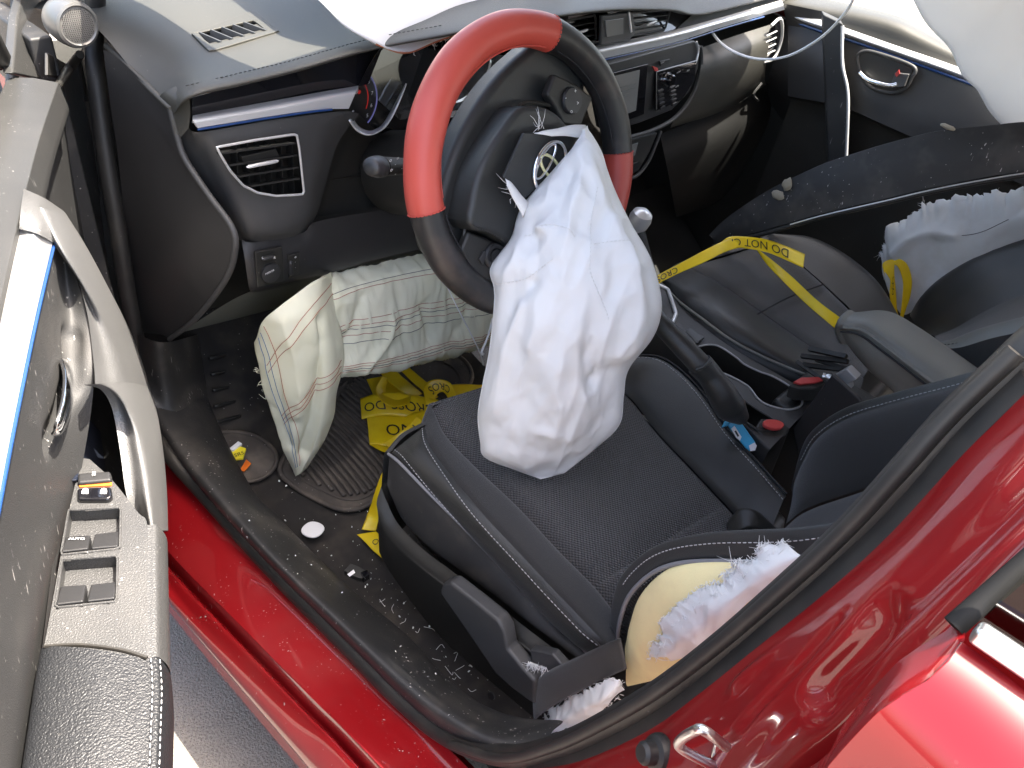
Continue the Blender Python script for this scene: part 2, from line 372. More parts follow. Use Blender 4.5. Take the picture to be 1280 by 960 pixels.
# ------------------------------------------------------------------ car body (doorway, pillar, floor, roof)
body = empty('car_body', (-.8, -.1, .15), 'glossy red car body framing the open driver doorway', 'car body')
def sill_line(*p): q = pc('X', *p); return [q[0] + V3((0, .35, .0))] + q + [q[-1] + V3((0, -.35, .02)), q[-1] + V3((0, -.9, .03))]
R1 = sill_line((208, 580, -.80), (254, 627, -.80), (346, 726, -.80), (433, 815, -.80), (517, 898, -.80), (580, 955, -.80))
R1b = sill_line((208, 602, -.815), (300, 700, -.815), (375, 779, -.815), (470, 876, -.815), (556, 960, -.815))
R2 = sill_line((208, 681, -.872), (300, 775, -.872), (390, 867, -.872), (483, 960, -.872))
R2a = sill_line((208, 686, -.874), (300, 781, -.874), (386, 867, -.874), (476, 960, -.874))
R2b = sill_line((208, 704, -.878), (300, 803, -.878), (380, 885, -.878), (450, 960, -.878))
R2c = sill_line((208, 709, -.886), (300, 808, -.886), (375, 888, -.886), (445, 960, -.886))
R3 = sill_line((208, 747, -.908), (300, 856, -.908), (350, 914, -.908), (392, 963, -.908))
R4 = [p + V3((.012, 0, -.05)) for p in R3]; R5 = [p + V3((.04, 0, -.15)) for p in R3]; R6 = [p + V3((.22, 0, -.155)) for p in R3]
skin('rocker_panel', [R1, R1b, R2, R2a, R2b, R2c, R3, R4, R5, R6], M('red_sill'), body, nu=90, nv=6)
# scuff trim: seal side -> crest -> carpet side
T0 = pc('X', (208, 566, -.795), (254, 620, -.795), (346, 720, -.795), (433, 807, -.795), (517, 890, -.795), (575, 931, -.795), (621, 950, -.79), (680, 938, -.775))
T1 = pc('Z', (196, 520, .40), (238, 585, .40), (330, 690, .405), (425, 782, .415), (510, 862, .43), (575, 905, .45), (625, 925, .47), (690, 915, .50))
T2 = pc('Z', (200, 470, .385), (236, 530, .385), (322, 655, .39), (428, 758, .395), (512, 826, .405), (575, 878, .415), (630, 908, .44), (700, 900, .48))
T3 = pc('Z', (240, 430, .33), (258, 500, .32), (312, 607, .315), (352, 650, .315), (429, 727, .32), (508, 793, .325), (558, 847, .335), (630, 905, .38))
T4 = [p + V3((.02, 0, -.09)) for p in T3]
sill = skin('sill_trim', [T0, T1, T2, T3, T4], M('sill_plastic'), body, nu=80, nv=6, wob=.0008)
# door seal, one closed loop round the opening
SL = pc('X', (208, 562, -.80), (254, 616, -.797), (346, 717, -.797), (433, 805, -.797), (517, 888, -.797), (575, 928, -.795), (640, 945, -.79), (705, 930, -.785), (765, 902, -.78), (830, 864, -.775), (905, 808, -.765), (985, 740, -.755), (1062, 670, -.742), (1135, 592, -.73), (1200, 520, -.715), (1280, 445, -.70))
top = [V3((-.655, -.70, 1.26)), V3((-.60, -.62, 1.345)), V3((-.575, -.30, 1.365)), V3((-.585, .05, 1.325)), V3((-.63, .27, 1.19)), V3((-.68, .45, 1.07))]
frt = [at('Y', 118, 40, .50), at('Y', 122, 110, .47), at('Y', 134, 205, .44), at('Y', 148, 290, .42), at('Y', 160, 370, .41), at('Y', 176, 450, .40), at('Y', 190, 515, .36)]
tube('door_seal', SL + top + frt, .0128, M('rubber'), body, n=16, seg=260, closed=True)
tube('door_seal_lip', [p + V3((-.012, .004, .006)) for p in SL[5:]], .006, M('rubber'), body, n=8, seg=120)
# B pillar: from the seal back to the rear door
Q1 = ext(pc('X', (660, 962, -.80), (723, 952, -.80), (807, 915, -.795), (873, 868, -.79), (943, 812, -.785), (1027, 745, -.775), (1110, 670, -.76), (1202, 570, -.745), (1285, 488, -.73)), .04, .25)
Q2 = ext(pc('X', (690, 985, -.825), (770, 975, -.825), (850, 930, -.82), (915, 882, -.815), (985, 822, -.81), (1060, 755, -.80), (1140, 680, -.785), (1222, 592, -.77), (1300, 512, -.755)), .04, .25)
Q3 = ext(pc('X', (715, 1005, -.838), (810, 990, -.838), (885, 945, -.834), (950, 885, -.83), (1010, 835, -.824), (1085, 770, -.815), (1160, 700, -.80), (1240, 612, -.785), (1315, 535, -.77)), .04, .25)
Q3b = ext(pc('X', (730, 1025, -.846), (840, 1012, -.846), (915, 965, -.842), (980, 900, -.838), (1040, 845, -.832), (1112, 785, -.824), (1190, 712, -.81), (1265, 640, -.796), (1340, 562, -.78)), .04, .25)
Q4 = ext(pc('X', (760, 1060, -.858), (890, 1040, -.858), (975, 985, -.856), (1035, 930, -.853), (1085, 880, -.85), (1150, 815, -.843), (1225, 745, -.83), (1300, 672, -.815), (1380, 600, -.80)), .04, .25)
Q5 = [p + V3((.01, -.07, 0)) for p in Q4]
G = net([Q1, Q2, Q3, Q3b, Q4, Q5], 90, 14)
# pressed-in pocket and ribs of the pillar sheet
N_ = grid_normals(G)
def groove(G, N_, path, w, d):
    P = cr(path, 40); D = np.min(np.linalg.norm(G[:, :, None] - P[None, None], axis=3), axis=2)
    return G + N_ * (d * np.exp(-(D / w) ** 4))[..., None]
sg = 1 if facing(G, CAM) else -1
G = groove(G, N_ * sg, pc('X', (1020, 868, -.84), (1065, 820, -.832), (1100, 775, -.82)), .014, -.010)
G = groove(G, N_ * sg, pc('X', (915, 855, -.805), (960, 800, -.80), (1000, 740, -.79)), .007, .004)
G = groove(G, N_ * sg, pc('X', (930, 905, -.83), (990, 835, -.82), (1040, 770, -.808)), .005, -.004)
skin('pillar_panel', None, M('red_paint'), body, G=G)
skin('seal_flange', [SL[6:], [(a + b) / 2 + V3((.004, .004, 0)) for a, b in zip(cr(SL[6:], 20), cr(Q1[1:-1], 20))], Q1[1:-1]], M('rubber'), body, nu=80, nv=4)
# striker loop and bump stop
st = empty  # (striker is one part with two sub-parts)
sp = [at('X', x, y, v) for x, y, v in ((893, 958, -.838), (852, 936, -.852), (851, 925, -.856), (868, 914, -.858), (880, 913, -.858), (908, 934, -.842))]
plate = slab('striker', pc('X', (884, 962, -.836), (893, 930, -.836), (914, 928, -.83), (922, 936, -.83), (912, 968, -.832)), (.006, .003, 0), M('zinc'), body, bevel=.002)
tube('striker_loop', sp, .0037, M('zinc'), plate, n=12, seg=50, lin=False)
n_st = unit(CAM - at('X', 820, 940, -.82)); c_st = at('X', 822, 941, -.822)
n_st = unit(V3((-.75, .5, .25)))
lathe('bump_stop', c_st - n_st * .004, n_st, [(.0, 0), (.0155, 0), (.0155, .004), (.014, .008), (.010, .010), (.0095, .018), (.007, .021), (.0, .021)], M('rubber'), body)
# floor, kick panel, firewall
def wavy(nx, ny, f):
    return np.array([[f(i / nx, j / ny) for i in range(nx + 1)] for j in range(ny + 1)])
def floor_pt(u, v):
    x = -.74 + u * .66; y = -.75 + v * 1.40; z = .232 + .006 * math.sin(x * 31 + y * 17) + .004 * math.sin(y * 47 - x * 13)
    if y > .20: z += (y - .20) ** 2 * 1.6
    z += .05 * max(0, (-.69 - x) / .05)
    return (x, y, z)
skin('carpet', None, M('carpet'), body, G=wavy(60, 90, floor_pt), toward=(-.4, 0, 3))
skin('firewall', None, M('dark_plastic'), body, G=wavy(20, 20, lambda u, v: (-.76 + u * 1.5, .50 + .25 * v - .05 * math.sin(v * 3.14), .25 + .6 * v)), toward=(-.3, -2, .6))
skin('passenger_carpet', None, M('dark_plastic'), body, G=wavy(20, 30, lambda u, v: (.08 + u * .68, -.75 + v * 1.1, .25 + max(0, v - .8) * .8)), toward=(.3, 0, 3))
kp = [pc('X', (172, 418, -.76), (178, 470, -.77), (196, 525, -.785), (208, 562, -.792)),
      pc('X', (205, 428, -.745), (212, 480, -.745), (228, 530, -.745), (245, 580, -.745)),
      pc('Y', (248, 418, .50), (256, 470, .42), (266, 540, .33), (300, 605, .22))]
skin('kick_panel', kp, M('sill_plastic'), body, nu=24, nv=8)
slab('hinge_pillar', [(-.775, .34, .20), (-.775, .62, .20), (-.765, .62, .96), (-.765, .47, .96), (-.772, .42, .60)], (-.03, 0, 0), M('sill_plastic'), body, bevel=.004)
slab('passenger_kick_panel', [(.77, -.05, .22), (.77, .62, .22), (.77, .62, .95), (.77, .02, .90)], (.02, 0, 0), M('dark_plastic'), body, bevel=.004)
skin('toe_board', None, M('dark_plastic'), body, G=wavy(20, 12, lambda u, v: (-.0 + u * .78, .18 + .40 * v, .26 + .34 * v * v)), toward=(.3, -2, 1.5))
# dead pedal, ribbed
dp = slab('foot_rest', pc('Y', (249, 425, .50), (290, 412, .52), (318, 470, .44), (300, 540, .36), (268, 552, .34), (258, 490, .42)), (.005, .03, -.02), M('dark_plastic'), body, bevel=.006)
for i in range(5):
    a = at('Y', 262 + i * 2, 448 + i * 20, .452 - i * .026); b_ = at('Y', 304 - i * 1, 440 + i * 20, .462 - i * .026)
    v, f = tube_data(cr([a, b_], 6), .0035, 8); obj('rib', v, f, M('dark_plastic'), dp)
pd = slab('brake_pedal', pc('Y', (352, 470, .34), (392, 462, .34), (396, 492, .33), (356, 500, .33)), (0, .01, -.006), M('dark_plastic'), body, bevel=.003)
# roof, rails, pillars and glass that stand round the cabin (mostly above the frame); pillars, rails and header shaped for the shade they cast
def roof_pt(u, v): x = -.56 + 1.12 * u; y = -1.9 + 2.03 * v; return (x, y, 1.375 + .05 * math.sin(math.pi * u) + .02 * math.sin(math.pi * v) - .02 * v)
skin('headliner', None, M('headliner'), body, G=wavy(12, 16, roof_pt), toward=(0, -.6, 0))
skin('roof', None, M('red_paint'), body, G=wavy(12, 16, lambda u, v: tuple(V3(roof_pt(u, v)) + V3((0, 0, .03)))), toward=(0, -.6, 4))
for s in (-1, 1):
    tube('roof_rail', [(s * .585, -1.95, 1.30), (s * .60, -.9, 1.385), (s * .60, -.25, 1.395), (s * .59, .08, 1.355)], .038, M('red_paint'), body, n=12)
    tube('windscreen_pillar', [(s * .585, .08, 1.355), (s * .635, .30, 1.21), (s * .685, .50, 1.07), (s * .735, .78, .93)], .055, M('headliner'), body, n=12, flat=.7, up=(0, .5, 1))
tube('windscreen_header', [(-.58, .08, 1.355), (-.3, .12, 1.38), (0, .13, 1.385), (.3, .12, 1.38), (.58, .08, 1.355)], .03, M('headliner'), body, n=12)
ws = [[(-.585, .10, 1.35), (-.3, .14, 1.375), (0, .15, 1.38), (.3, .14, 1.375), (.585, .10, 1.35)], [(-.735, .78, .93), (-.4, .88, .93), (0, .92, .93), (.4, .88, .93), (.735, .78, .93)]]
skin('windscreen', ws, M('window_glass'), body, nu=20, nv=8)
hood = [[(-.74, .80, .93), (0, .95, .94), (.74, .80, .93)], [(-.78, 1.2, .88), (0, 1.3, .92), (.78, 1.2, .88)], [(-.72, 1.75, .74), (0, 1.9, .78), (.72, 1.75, .74)]]
skin('hood', hood, M('red_paint'), body, nu=20, nv=8, toward=(0, 1, 5))
for s in (-1, 1):
    skin('fender', [[(s * .78, .50, .90), (s * .80, 1.2, .87), (s * .74, 1.75, .74)], [(s * .885, .48, .62), (s * .89, 1.2, .62), (s * .82, 1.8, .6)], [(s * .87, .47, .2), (s * .88, 1.2, .2), (s * .8, 1.8, .2)]], M('red_paint'), body, nu=16, nv=6, toward=(s * 5, 1, .6))
tube('pillar_upper', [(.70, -.72, .95), (.64, -.74, 1.2), (.585, -.72, 1.37)], .045, M('headliner'), body)
skin('rear_bulkhead', None, M('dark_plastic'), body, G=wavy(10, 10, lambda u, v: (-.75 + 1.5 * u, -1.75, .2 + .8 * v)), toward=(0, 0, .6))
skin('rear_floor', None, M('carpet'), body, G=wavy(10, 10, lambda u, v: (-.75 + 1.5 * u, -1.75 + 1.0 * v, .245)), toward=(0, -1, 3))
skin('far_side_panel', None, M('dark_plastic'), body, G=wavy(10, 6, lambda u, v: (.80, -1.8 + 1.1 * u, .2 + .75 * v)), toward=(0, -1, .6))
skin('far_rear_quarter', None, M('red_paint'), body, G=wavy(10, 6, lambda u, v: (.88 - .06 * v, -2.2 + 3.0 * u, .2 + .73 * v)), toward=(5, -1, .6))
ps = slab('pillar_trim', pc('X', (1029, 18, .655), (1054, 30, .645), (1055, 70, .64), (1060, 110, .635), (1058, 195, .63), (1036, 208, .64)), (.03, .02, 0), M('door_upper'), body, bevel=.003)
tube('bright_edge', pc('X', (1053, 32, .642), (1053, 80, .637), (1060, 120, .632), (1058, 195, .628)), .0035, M('silver'), ps, n=8)
# ------------------------------------------------------------------ dashboard
def to_px(P):
    c = (np.array(P) - CAM) @ RW.T; return np.stack([640 + FPX * c[:, 0] / c[:, 2], 480 + FPX * c[:, 1] / c[:, 2]], 1)
def hole(o, poly, keep_in=False):
    """open the sheet o where the outline poly (a ring of 3-D points) lies on it"""
    pp = to_px(poly); b = bmesh.new(); b.from_mesh(o.data); c = WL[o.name]; kill = []
    cen = to_px([V3(f.calc_center_median()) + c for f in b.faces])
    for f, q in zip(list(b.faces), cen):
        ins = False; j = len(pp) - 1
        for i in range(len(pp)):
            if (pp[i, 1] > q[1]) != (pp[j, 1] > q[1]) and q[0] < (pp[j, 0] - pp[i, 0]) * (q[1] - pp[i, 1]) / (pp[j, 1] - pp[i, 1]) + pp[i, 0]: ins = not ins
            j = i
        if ins != keep_in: kill.append(f)
    bmesh.ops.delete(b, geom=kill, context='FACES'); b.to_mesh(o.data); b.free()
def flat_rim(name, ring, w, h, m, parent, seg=80, lin=True, n=8):
    return tube(name, ring, w, m, parent, n=n, seg=seg, closed=True, lin=lin, flat=h)
dash = empty('dashboard', (-.1, .30, .62), 'charcoal soft-touch dashboard with silver trim strips across the car', 'dashboard')
edgeL = pc('X', (133, 57, -.722), (150, 73, -.722), (172, 95, -.722), (195, 118, -.722), (213, 135, -.722))
back = [(-.74, .60, .955), (-.55, .74, .955), (-.3, .82, .955), (0, .84, .955), (.3, .82, .955), (.55, .74, .955), (.74, .60, .955)]
crest = [V3((-.73, .44, .985)), V3((-.55, .52, .995)), V3((-.3, .56, 1.0)), V3((0, .56, 1.0)), V3((.3, .56, 1.0)), V3((.55, .52, .99)), V3((.73, .44, .98))]
c_a = [edgeL[2], at('Y', 230, 70, .31), at('Y', 300, 52, .31), at('Y', 420, 20, .31), at('Y', 500, -5, .30), at('Y', 600, -25, .28), at('Y', 700, -22, .28), at('Y', 800, -28, .28), at('Y', 900, -35, .28), at('Y', 1020, -60, .28)]
lip = [edgeL[4], at('Y', 238, 113, .212), at('Y', 300, 98, .206), at('Y', 370, 81, .20), at('Y', 470, 53, .185), at('Y', 560, 36, .13), at('Y', 640, 22, .12), at('Y', 700, 14, .14), at('Y', 770, 7, .155), at('Y', 840, 7, .16), at('Y', 876, 12, .16), at('Y', 940, -2, .16), at('Y', 1010, -20, .17)]
lip2 = [V3(p) + V3((0, .006, -.012)) for p in lip]
lip3 = [V3(p) + V3((0, .05, -.016)) for p in lip]
dtop = skin('top_pad', [back, crest, c_a, lip, lip2, lip3], M('dash_soft'), dash, nu=150, nv=10, toward=(0, .2, 3))
stitches('stitching', [V3(p) + V3((0, .012, .001)) for p in lip[1:6]], M('thread_dark'), dtop, lift=.0015)
# end panel facing the doorway and its lip
eL = pc('X', (129, 62, -.735), (138, 130, -.735), (148, 200, -.735), (158, 300, -.735), (170, 415, -.735))
eM = pc('X', (150, 75, -.728), (180, 150, -.728), (205, 230, -.728), (222, 310, -.728), (200, 418, -.728))
eR = pc('X', (213, 136, -.722), (222, 172, -.722), (232, 200, -.722), (262, 245, -.715), (290, 284, -.71), (294, 312, -.71), (282, 350, -.71), (245, 398, -.715), (212, 424, -.722))
skin('end_panel', [eL, eM, eR], M('dash_end'), dash, nu=60, nv=10)
tube('end_panel_edge', eR, .0042, M('dash_grain'), dash, n=10, seg=60)
ft = tube('pad_edge', edgeL + eR[:2], .004, M('dash_soft'), dash, n=10, seg=40)
skin('end_cheek', [pc('X', (214, 137, -.722), (218, 152, -.722), (223, 175, -.722)), pc('Y', (236, 117, .215), (238, 140, .222), (236, 160, .232))], M('dash_soft'), dash, nu=12, nv=6)
# gloss strip, silver strip with blue film under the lip
skin('gloss_strip', [pc('Y', (240, 117, .232), (330, 96, .226), (400, 78, .220), (480, 55, .212)), pc('Y', (240, 150, .236), (340, 132, .23), (400, 120, .225), (460, 105, .215))], M('piano_black'), dash, nu=40, nv=6)
tube('gloss_edge', pc('Y', (242, 119, .212), (280, 109, .212), (305, 103, .21)), .0022, M('silver'), dash, n=8)
skin('silver_strip', [pc('Y', (241, 144, .236), (340, 126, .228), (400, 115, .222), (448, 107, .217)), pc('Y', (241, 150, .222), (340, 133, .212), (400, 122, .206), (445, 115, .20)), pc('Y', (247, 160, .220), (340, 145, .210), (400, 137, .204), (436, 136, .20))], M('silver'), dash, nu=50, nv=6, thick=.006, bevel=.0015)
tube('blue_film', pc('Y', (247, 162, .2195), (340, 147, .209), (395, 139, .203), (415, 137, .20)), .0016, M('blue_film'), dash, n=8)
# vent panel
vp = skin('vent_panel', [
    pc('Y', (220, 150, .262), (234, 158, .238), (247, 165, .224), (300, 157, .216), (340, 150, .212), (400, 142, .206), (432, 139, .204), (449, 142, .214)),
    pc('Y', (226, 188, .262), (250, 190, .236), (270, 186, .218), (310, 180, .210), (345, 175, .206), (385, 172, .204), (405, 172, .206), (422, 180, .218)),
    pc('Y', (256, 238, .258), (270, 237, .234), (288, 237, .214), (320, 237, .205), (350, 235, .201), (380, 233, .200), (394, 232, .204), (407, 230, .218)),
    pc('Y', (286, 280, .255), (292, 281, .232), (308, 286, .208), (330, 286, .198), (350, 284, .195), (370, 278, .195), (385, 272, .200), (397, 265, .216)),
    pc('Y', (292, 300, .255), (302, 300, .236), (318, 302, .216), (335, 301, .208), (350, 299, .205), (365, 296, .205), (374, 293, .208), (384, 288, .222))], M('dash_grain'), dash, nu=90, nv=24)
vring = [(271, 184), (320, 175), (367, 168), (371, 169), (374, 185), (380, 240), (378, 243), (345, 245), (322, 241), (304, 232), (288, 214), (277, 196)]
ring3 = pc('Y', *vring, v=.199)
hole(vp, ring3)
vent = flat_rim('air_vent', ring3, .0018, 1.0, M('silver'), dash)
bk = slab('vent_back', pc('Y', *[(x, y) for x, y in vring], v=.232), (0, .004, 0), M('ink'), vent, bevel=0)
lf = lambda y: np.interp(y, [183, 196, 214, 232, 241], [272, 278, 289, 305, 322]); rt = lambda y: np.interp(y, [169, 185, 240], [371, 374, 380])
for i, (ya, yb) in enumerate(((195, 182), (210, 197), (224, 212), (236, 226))):
    a = at('Y', lf(ya) + 1, ya, .203); b_ = at('Y', rt(yb) - 3, yb, .203)
    d = b_ - a; v, f = block_data((a + b_) / 2 + V3((0, .010, .0)), d, (0, .018, -.006), (0, .0006, .0022)); o = obj('vent_slat', v, f, M('dark_plastic'), vent, smooth=False); fix_normals(o)
for i in range(6):
    x = 292 + i * 14; a = at('Y', x, 178, .222); b_ = at('Y', x + 3, 240, .222)
    v, f = block_data((a + b_) / 2, (b_ - a), (.0012, 0, 0), (0, .014, 0)); o = obj('vent_vane', v, f, M('dark_plastic'), vent, smooth=False); fix_normals(o)
wk = [at('Y', x, y, .208) for x, y in ((302, 196), (345, 186), (350, 196), (305, 206))]
slab('vent_blade', wk, (0, .014, 0), M('dark_plastic'), vent, bevel=.001)
tube('vent_tab', pc('Y', (308, 209, .196), (328, 205, .193), (348, 201, .196)), 0.0026, M('silver'), vent, n=10, seg=16, round_ends=True)
# demister outlet in the top pad
def topz(px, py, dz=.0):   # height of the pad there
    g = GR[dtop.name].reshape(-1, 3); q = to_px(g); i = np.argmin(((q - (px, py)) ** 2).sum(1)); return at('Z', px, py, g[i, 2] + dz)
ro = [topz(x, y, .002) for x, y in ((239, 41), (318, 12), (350, 38), (262, 64))]
ri = [topz(x, y, .001) for x, y in ((248, 41), (317, 25), (333, 38), (262, 56))]
hole(dtop, ri)
dv = skin('defroster_vent', [cr(ro + [ro[0]], 40, lin=True), cr(ri + [ri[0]], 40, lin=True)], M('dash_soft'), dash, nu=40, nv=2, lin_u=True, thick=.004, bevel=.001, toward=(0, 0, 4))
obj('vent_back', [p - V3((0, 0, .03)) for p in ro], [(0, 1, 2, 3)], M('ink'), dv, smooth=False)
for t in np.linspace(.12, .92, 5):
    a = ri[0] + (ri[1] - ri[0]) * max(0, t - .12); b_ = ri[3] + (ri[2] - ri[3]) * min(1, t + .06)
    v, f = block_data((a + b_) / 2 - V3((0, 0, .006)), b_ - a, (.0022, .001, 0), (.003, 0, .014)); o = obj('vent_slat', v, f, M('dash_grain'), dv, smooth=False); fix_normals(o)
# knee panel with switches, dark panel by the column, underside
kp_ = skin('knee_panel', [pc('Y', (302, 299, .222), (318, 303, .212), (378, 291, .207), (396, 277, .206), (475, 263, .200), (540, 252, .195)),
     pc('Y', (306, 325, .208), (320, 328, .203), (390, 312, .20), (480, 292, .195), (540, 280, .19)),
     pc('Y', (311, 358, .208), (325, 358, .203), (400, 340, .20), (480, 319, .195), (540, 306, .19)),
     pc('Y', (314, 365, .222), (328, 364, .218), (400, 346, .215), (480, 324, .21), (540, 311, .205))], M('dash_end'), dash, nu=50, nv=10)
sb = slab('switch_plate', pc('Y', (317, 314, .2035), (351, 307, .2015), (354, 350, .2005), (320, 358, .203)), (0, -.004, 0), M('dark_plastic'), dash, bevel=.0015)
tube('mirror_selector', pc('Y', (327, 324, .195), (343, 320, .194)), .0045, M('switch'), sb, n=10, seg=10, round_ends=True, flat=.7)
for c_, x in (('L', 328), ('R', 343)): text('selector_mark', c_, .006, at('Y', x, 322, .189), (1, 0, 0), (0, 0, 1), M('mark_white'), sb)
lathe('mirror_knob', at('Y', 337, 340, .199), (0, -1, .1), [(0, 0), (.016, 0), (.0155, .005), (.012, .006), (0, .0065)], M('switch'), sb, k=28)
text('knob_mark', 'MIRROR', .0042, at('Y', 337, 340, .1918), (1, .0, .15), (0, .1, 1), M('mark_white'), sb)
sd = slab('dimmer_plate', pc('Y', (358, 318, .2015), (373, 314, .2005), (374, 343, .2), (360, 347, .2015)), (0, -.004, 0), M('dark_plastic'), dash, bevel=.0015)
tube('dimmer_wheel', pc('Y', (363, 326, .197), (364, 344, .197)), .004, M('switch'), sd, n=12, seg=10, round_ends=True)
for y in (321, 327, 334): text('dimmer_mark', 'o' if y == 321 else '-', .006, at('Y', 369, y, .1955), (1, 0, .1), (0, 0, 1), M('mark_white'), sd)
skin('column_panel', [pc('Y', (449, 143, .222), (465, 158, .245), (490, 172, .255), (530, 170, .255), (580, 160, .255)), pc('Y', (418, 185, .224), (430, 195, .24), (470, 210, .25), (530, 205, .25), (580, 200, .25)), pc('Y', (394, 268, .222), (402, 270, .226), (440, 264, .228), (475, 258, .228), (540, 248, .225))], M('dark_plastic'), dash, nu=40, nv=10)
tube('panel_seam', pc('Y', (410, 225, .232), (430, 222, .238), (470, 216, .246), (520, 208, .248)), .0015, M('ink'), dash, n=6)
skin('underside_panel', [pc('Y', (313, 364, .22), (400, 345, .214), (480, 323, .209), (560, 300, .205)), pc('Y', (285, 378, .27), (370, 364, .27), (450, 345, .27), (560, 318, .26)), pc('Y', (225, 416, .36), (320, 392, .36), (420, 365, .36), (560, 330, .34))], M('underside'), dash, nu=40, nv=8)
# steering column and stalk
# instrument cluster
clu = slab('cluster', pc('Y', (430, 168, .262), (425, 70, .30), (480, 40, .30), (710, 20, .27), (715, 150, .25), (560, 175, .26)), (0, .01, 0), M('piano_black'), dash, bevel=0)
skin('cluster_hood', [pc('Y', (448, 108, .215), (462, 80, .20), (478, 58, .19), (500, 45, .18)), pc('Y', (450, 110, .262), (462, 84, .262), (478, 62, .262), (500, 48, .262))], M('dark_plastic'), dash, nu=20, nv=4, toward=(-.3, 0, .9))
def arc_px(cx, cy, rx, ry, a0, a1, n, Y, rot=0):
    out = []
    for t in np.radians(np.linspace(a0, a1, n)):
        x, y = rx * math.cos(t), ry * math.sin(t); c, s = math.cos(rot), math.sin(rot); out.append(at('Y', cx + x * c - y * s, cy + x * s + y * c, Y))
    return out
g1 = obj('gauge', arc_px(440, 124, 30, 39, 0, 352, 44, .252, .12), [tuple(range(44))], M('ink'), clu, smooth=False)
tube('gauge_ring', arc_px(440, 124, 31, 40, -60, 110, 40, .250, .12), .0011, M('gauge_blue'), clu, n=6)
for k_, (s_, a_) in enumerate((('8', -45), ('7', -18), ('6', 8), ('5', 32), ('4', 55), ('3', 78), ('2', 100))):
    p_ = arc_px(440, 124, 25, 34, a_, a_ + 1, 2, .2485, .12)[0]; text('gauge_number', s_, .008, p_, (1, 0, 0), (0, 0, 1), M('mark_white'), clu)
tube('redline', arc_px(440, 124, 20, 28, -45, 20, 14, .2488, .12), .0008, M('lamp_red'), clu, n=6)
for x, y, r_ in ((447, 103, .004), (449, 115, .0032)): lathe('warning_lamp', at('Y', x, y, .2485), (0, -1, .1), [(0, 0), (r_, 0), (r_ * .8, .0008), (0, .0008)], M('lamp_red'), clu, k=10)
tube('gauge_needle', arc_px(440, 124, 12, 40, 88, 89, 2, .247, .35)[:1] + [at('Y', 442, 138, .247)], .0012, M('mark_white'), clu, n=6, seg=4)
skin('gauge_bezel', [pc('Y', (437, 150, .205), (447, 163, .205), (462, 168, .205), (479, 160, .21), (491, 143, .215), (502, 118, .22), (507, 104, .225)), pc('Y', (440, 145, .222), (449, 158, .222), (462, 163, .222), (476, 157, .225), (487, 141, .23), (500, 117, .235), (507, 104, .237))], M('silver'), dash, nu=40, nv=4, thick=.002)
skin('bezel_blade', [pc('Y', (560, 146, .20), (600, 139, .195), (628, 125, .19), (646, 106, .185), (656, 92, .18)), pc('Y', (560, 140, .215), (598, 132, .21), (622, 119, .205), (634, 104, .20), (645, 88, .195))], M('silver'), dash, nu=30, nv=4, thick=.002)
skin('bezel_cap', [pc('Y', (643, 76, .18), (665, 76, .175), (686, 70, .17)), pc('Y', (644, 86, .165), (668, 88, .16), (695, 80, .155)), pc('Y', (650, 91, .168), (670, 92, .165), (690, 88, .16))], M('silver'), dash, nu=16, nv=4, thick=.003, bevel=.001)
obj('gauge', arc_px(580, 105, 46, 46, 0, 352, 44, .248), [tuple(range(44))], M('ink'), clu, smooth=False)
obj('glass_reflection_free_lens', pc('Y', (445, 100, .245), (530, 60, .245), (640, 70, .225), (600, 130, .225), (500, 150, .235)), [(0, 1, 2, 3, 4)], M('gauge_glass'), clu, smooth=False).name = 'cluster_lens'
# centre: vents, clock, silver strip, head unit
skin('centre_vent_panel', [pc('Y', (690, 30, .19), (760, 13, .19), (838, 10, .19), (866, 17, .19)), pc('Y', (695, 66, .175), (745, 57, .175), (830, 40, .17), (856, 32, .17))], M('piano_black'), dash, nu=30, nv=4)
for nm, q in (('centre_vent', ((702, 27), (744, 19), (745, 50), (708, 58))), ('centre_vent', ((790, 16), (838, 12), (831, 37), (790, 45)))):
    r3 = pc('Y', *q, v=.172); cvn = flat_rim(nm, r3, .0022, 1, M('dark_plastic'), dash, seg=40)
    for t in (.3, .55, .8):
        a = r3[0] + (r3[3] - r3[0]) * t; b_ = r3[1] + (r3[2] - r3[1]) * t; v, f = block_data((a + b_) / 2 + V3((0, .006, 0)), b_ - a, (0, .014, -.003), (0, 0, .0018)); fix_normals(obj('vent_slat', v, f, M('dark_plastic'), cvn, smooth=False))
    m_ = (r3[0] + r3[1] + r3[2] + r3[3]) / 4; tube('vent_tab', [m_ + V3((-.016, -.004, -.002)), m_ + V3((.016, -.004, .002))], .0028, M('silver'), cvn, n=8, seg=8, round_ends=True)
ck = slab('clock', pc('Y', (748, 18, .166), (787, 13, .166), (790, 40, .16), (783, 49, .158), (747, 56, .158)), (0, -.008, 0), M('dash_grain'), dash, bevel=.003)
slab('clock_display', pc('Y', (755, 25, .157), (778, 22, .157), (778, 42, .153), (757, 46, .153)), (0, -.003, 0), M('screen'), ck, bevel=.001)
tube('clock_edge', pc('Y', (786, 15, .155), (789, 40, .149)), .002, M('silver'), ck, n=6, seg=8)
skin('passenger_top_pad', [pc('Y', (868, 16, .178), (905, 8, .175), (990, -14, .178)), pc('Y', (850, 32, .168), (905, 19, .163), (985, -4, .165)), pc('Y', (838, 44, .158), (900, 27, .153), (980, 2, .155))], M('dash_soft'), dash, nu=30, nv=5)
skin('silver_strip', [pc('Y', (738, 59, .162), (835, 39, .155), (900, 22, .15), (977, 0, .152)), pc('Y', (740, 66, .148), (838, 45, .140), (903, 27, .136), (979, 5, .138)), pc('Y', (746, 75, .150), (842, 53, .142), (906, 33, .138), (981, 12, .140))], M('silver'), dash, nu=50, nv=6, thick=.006, bevel=.0015)
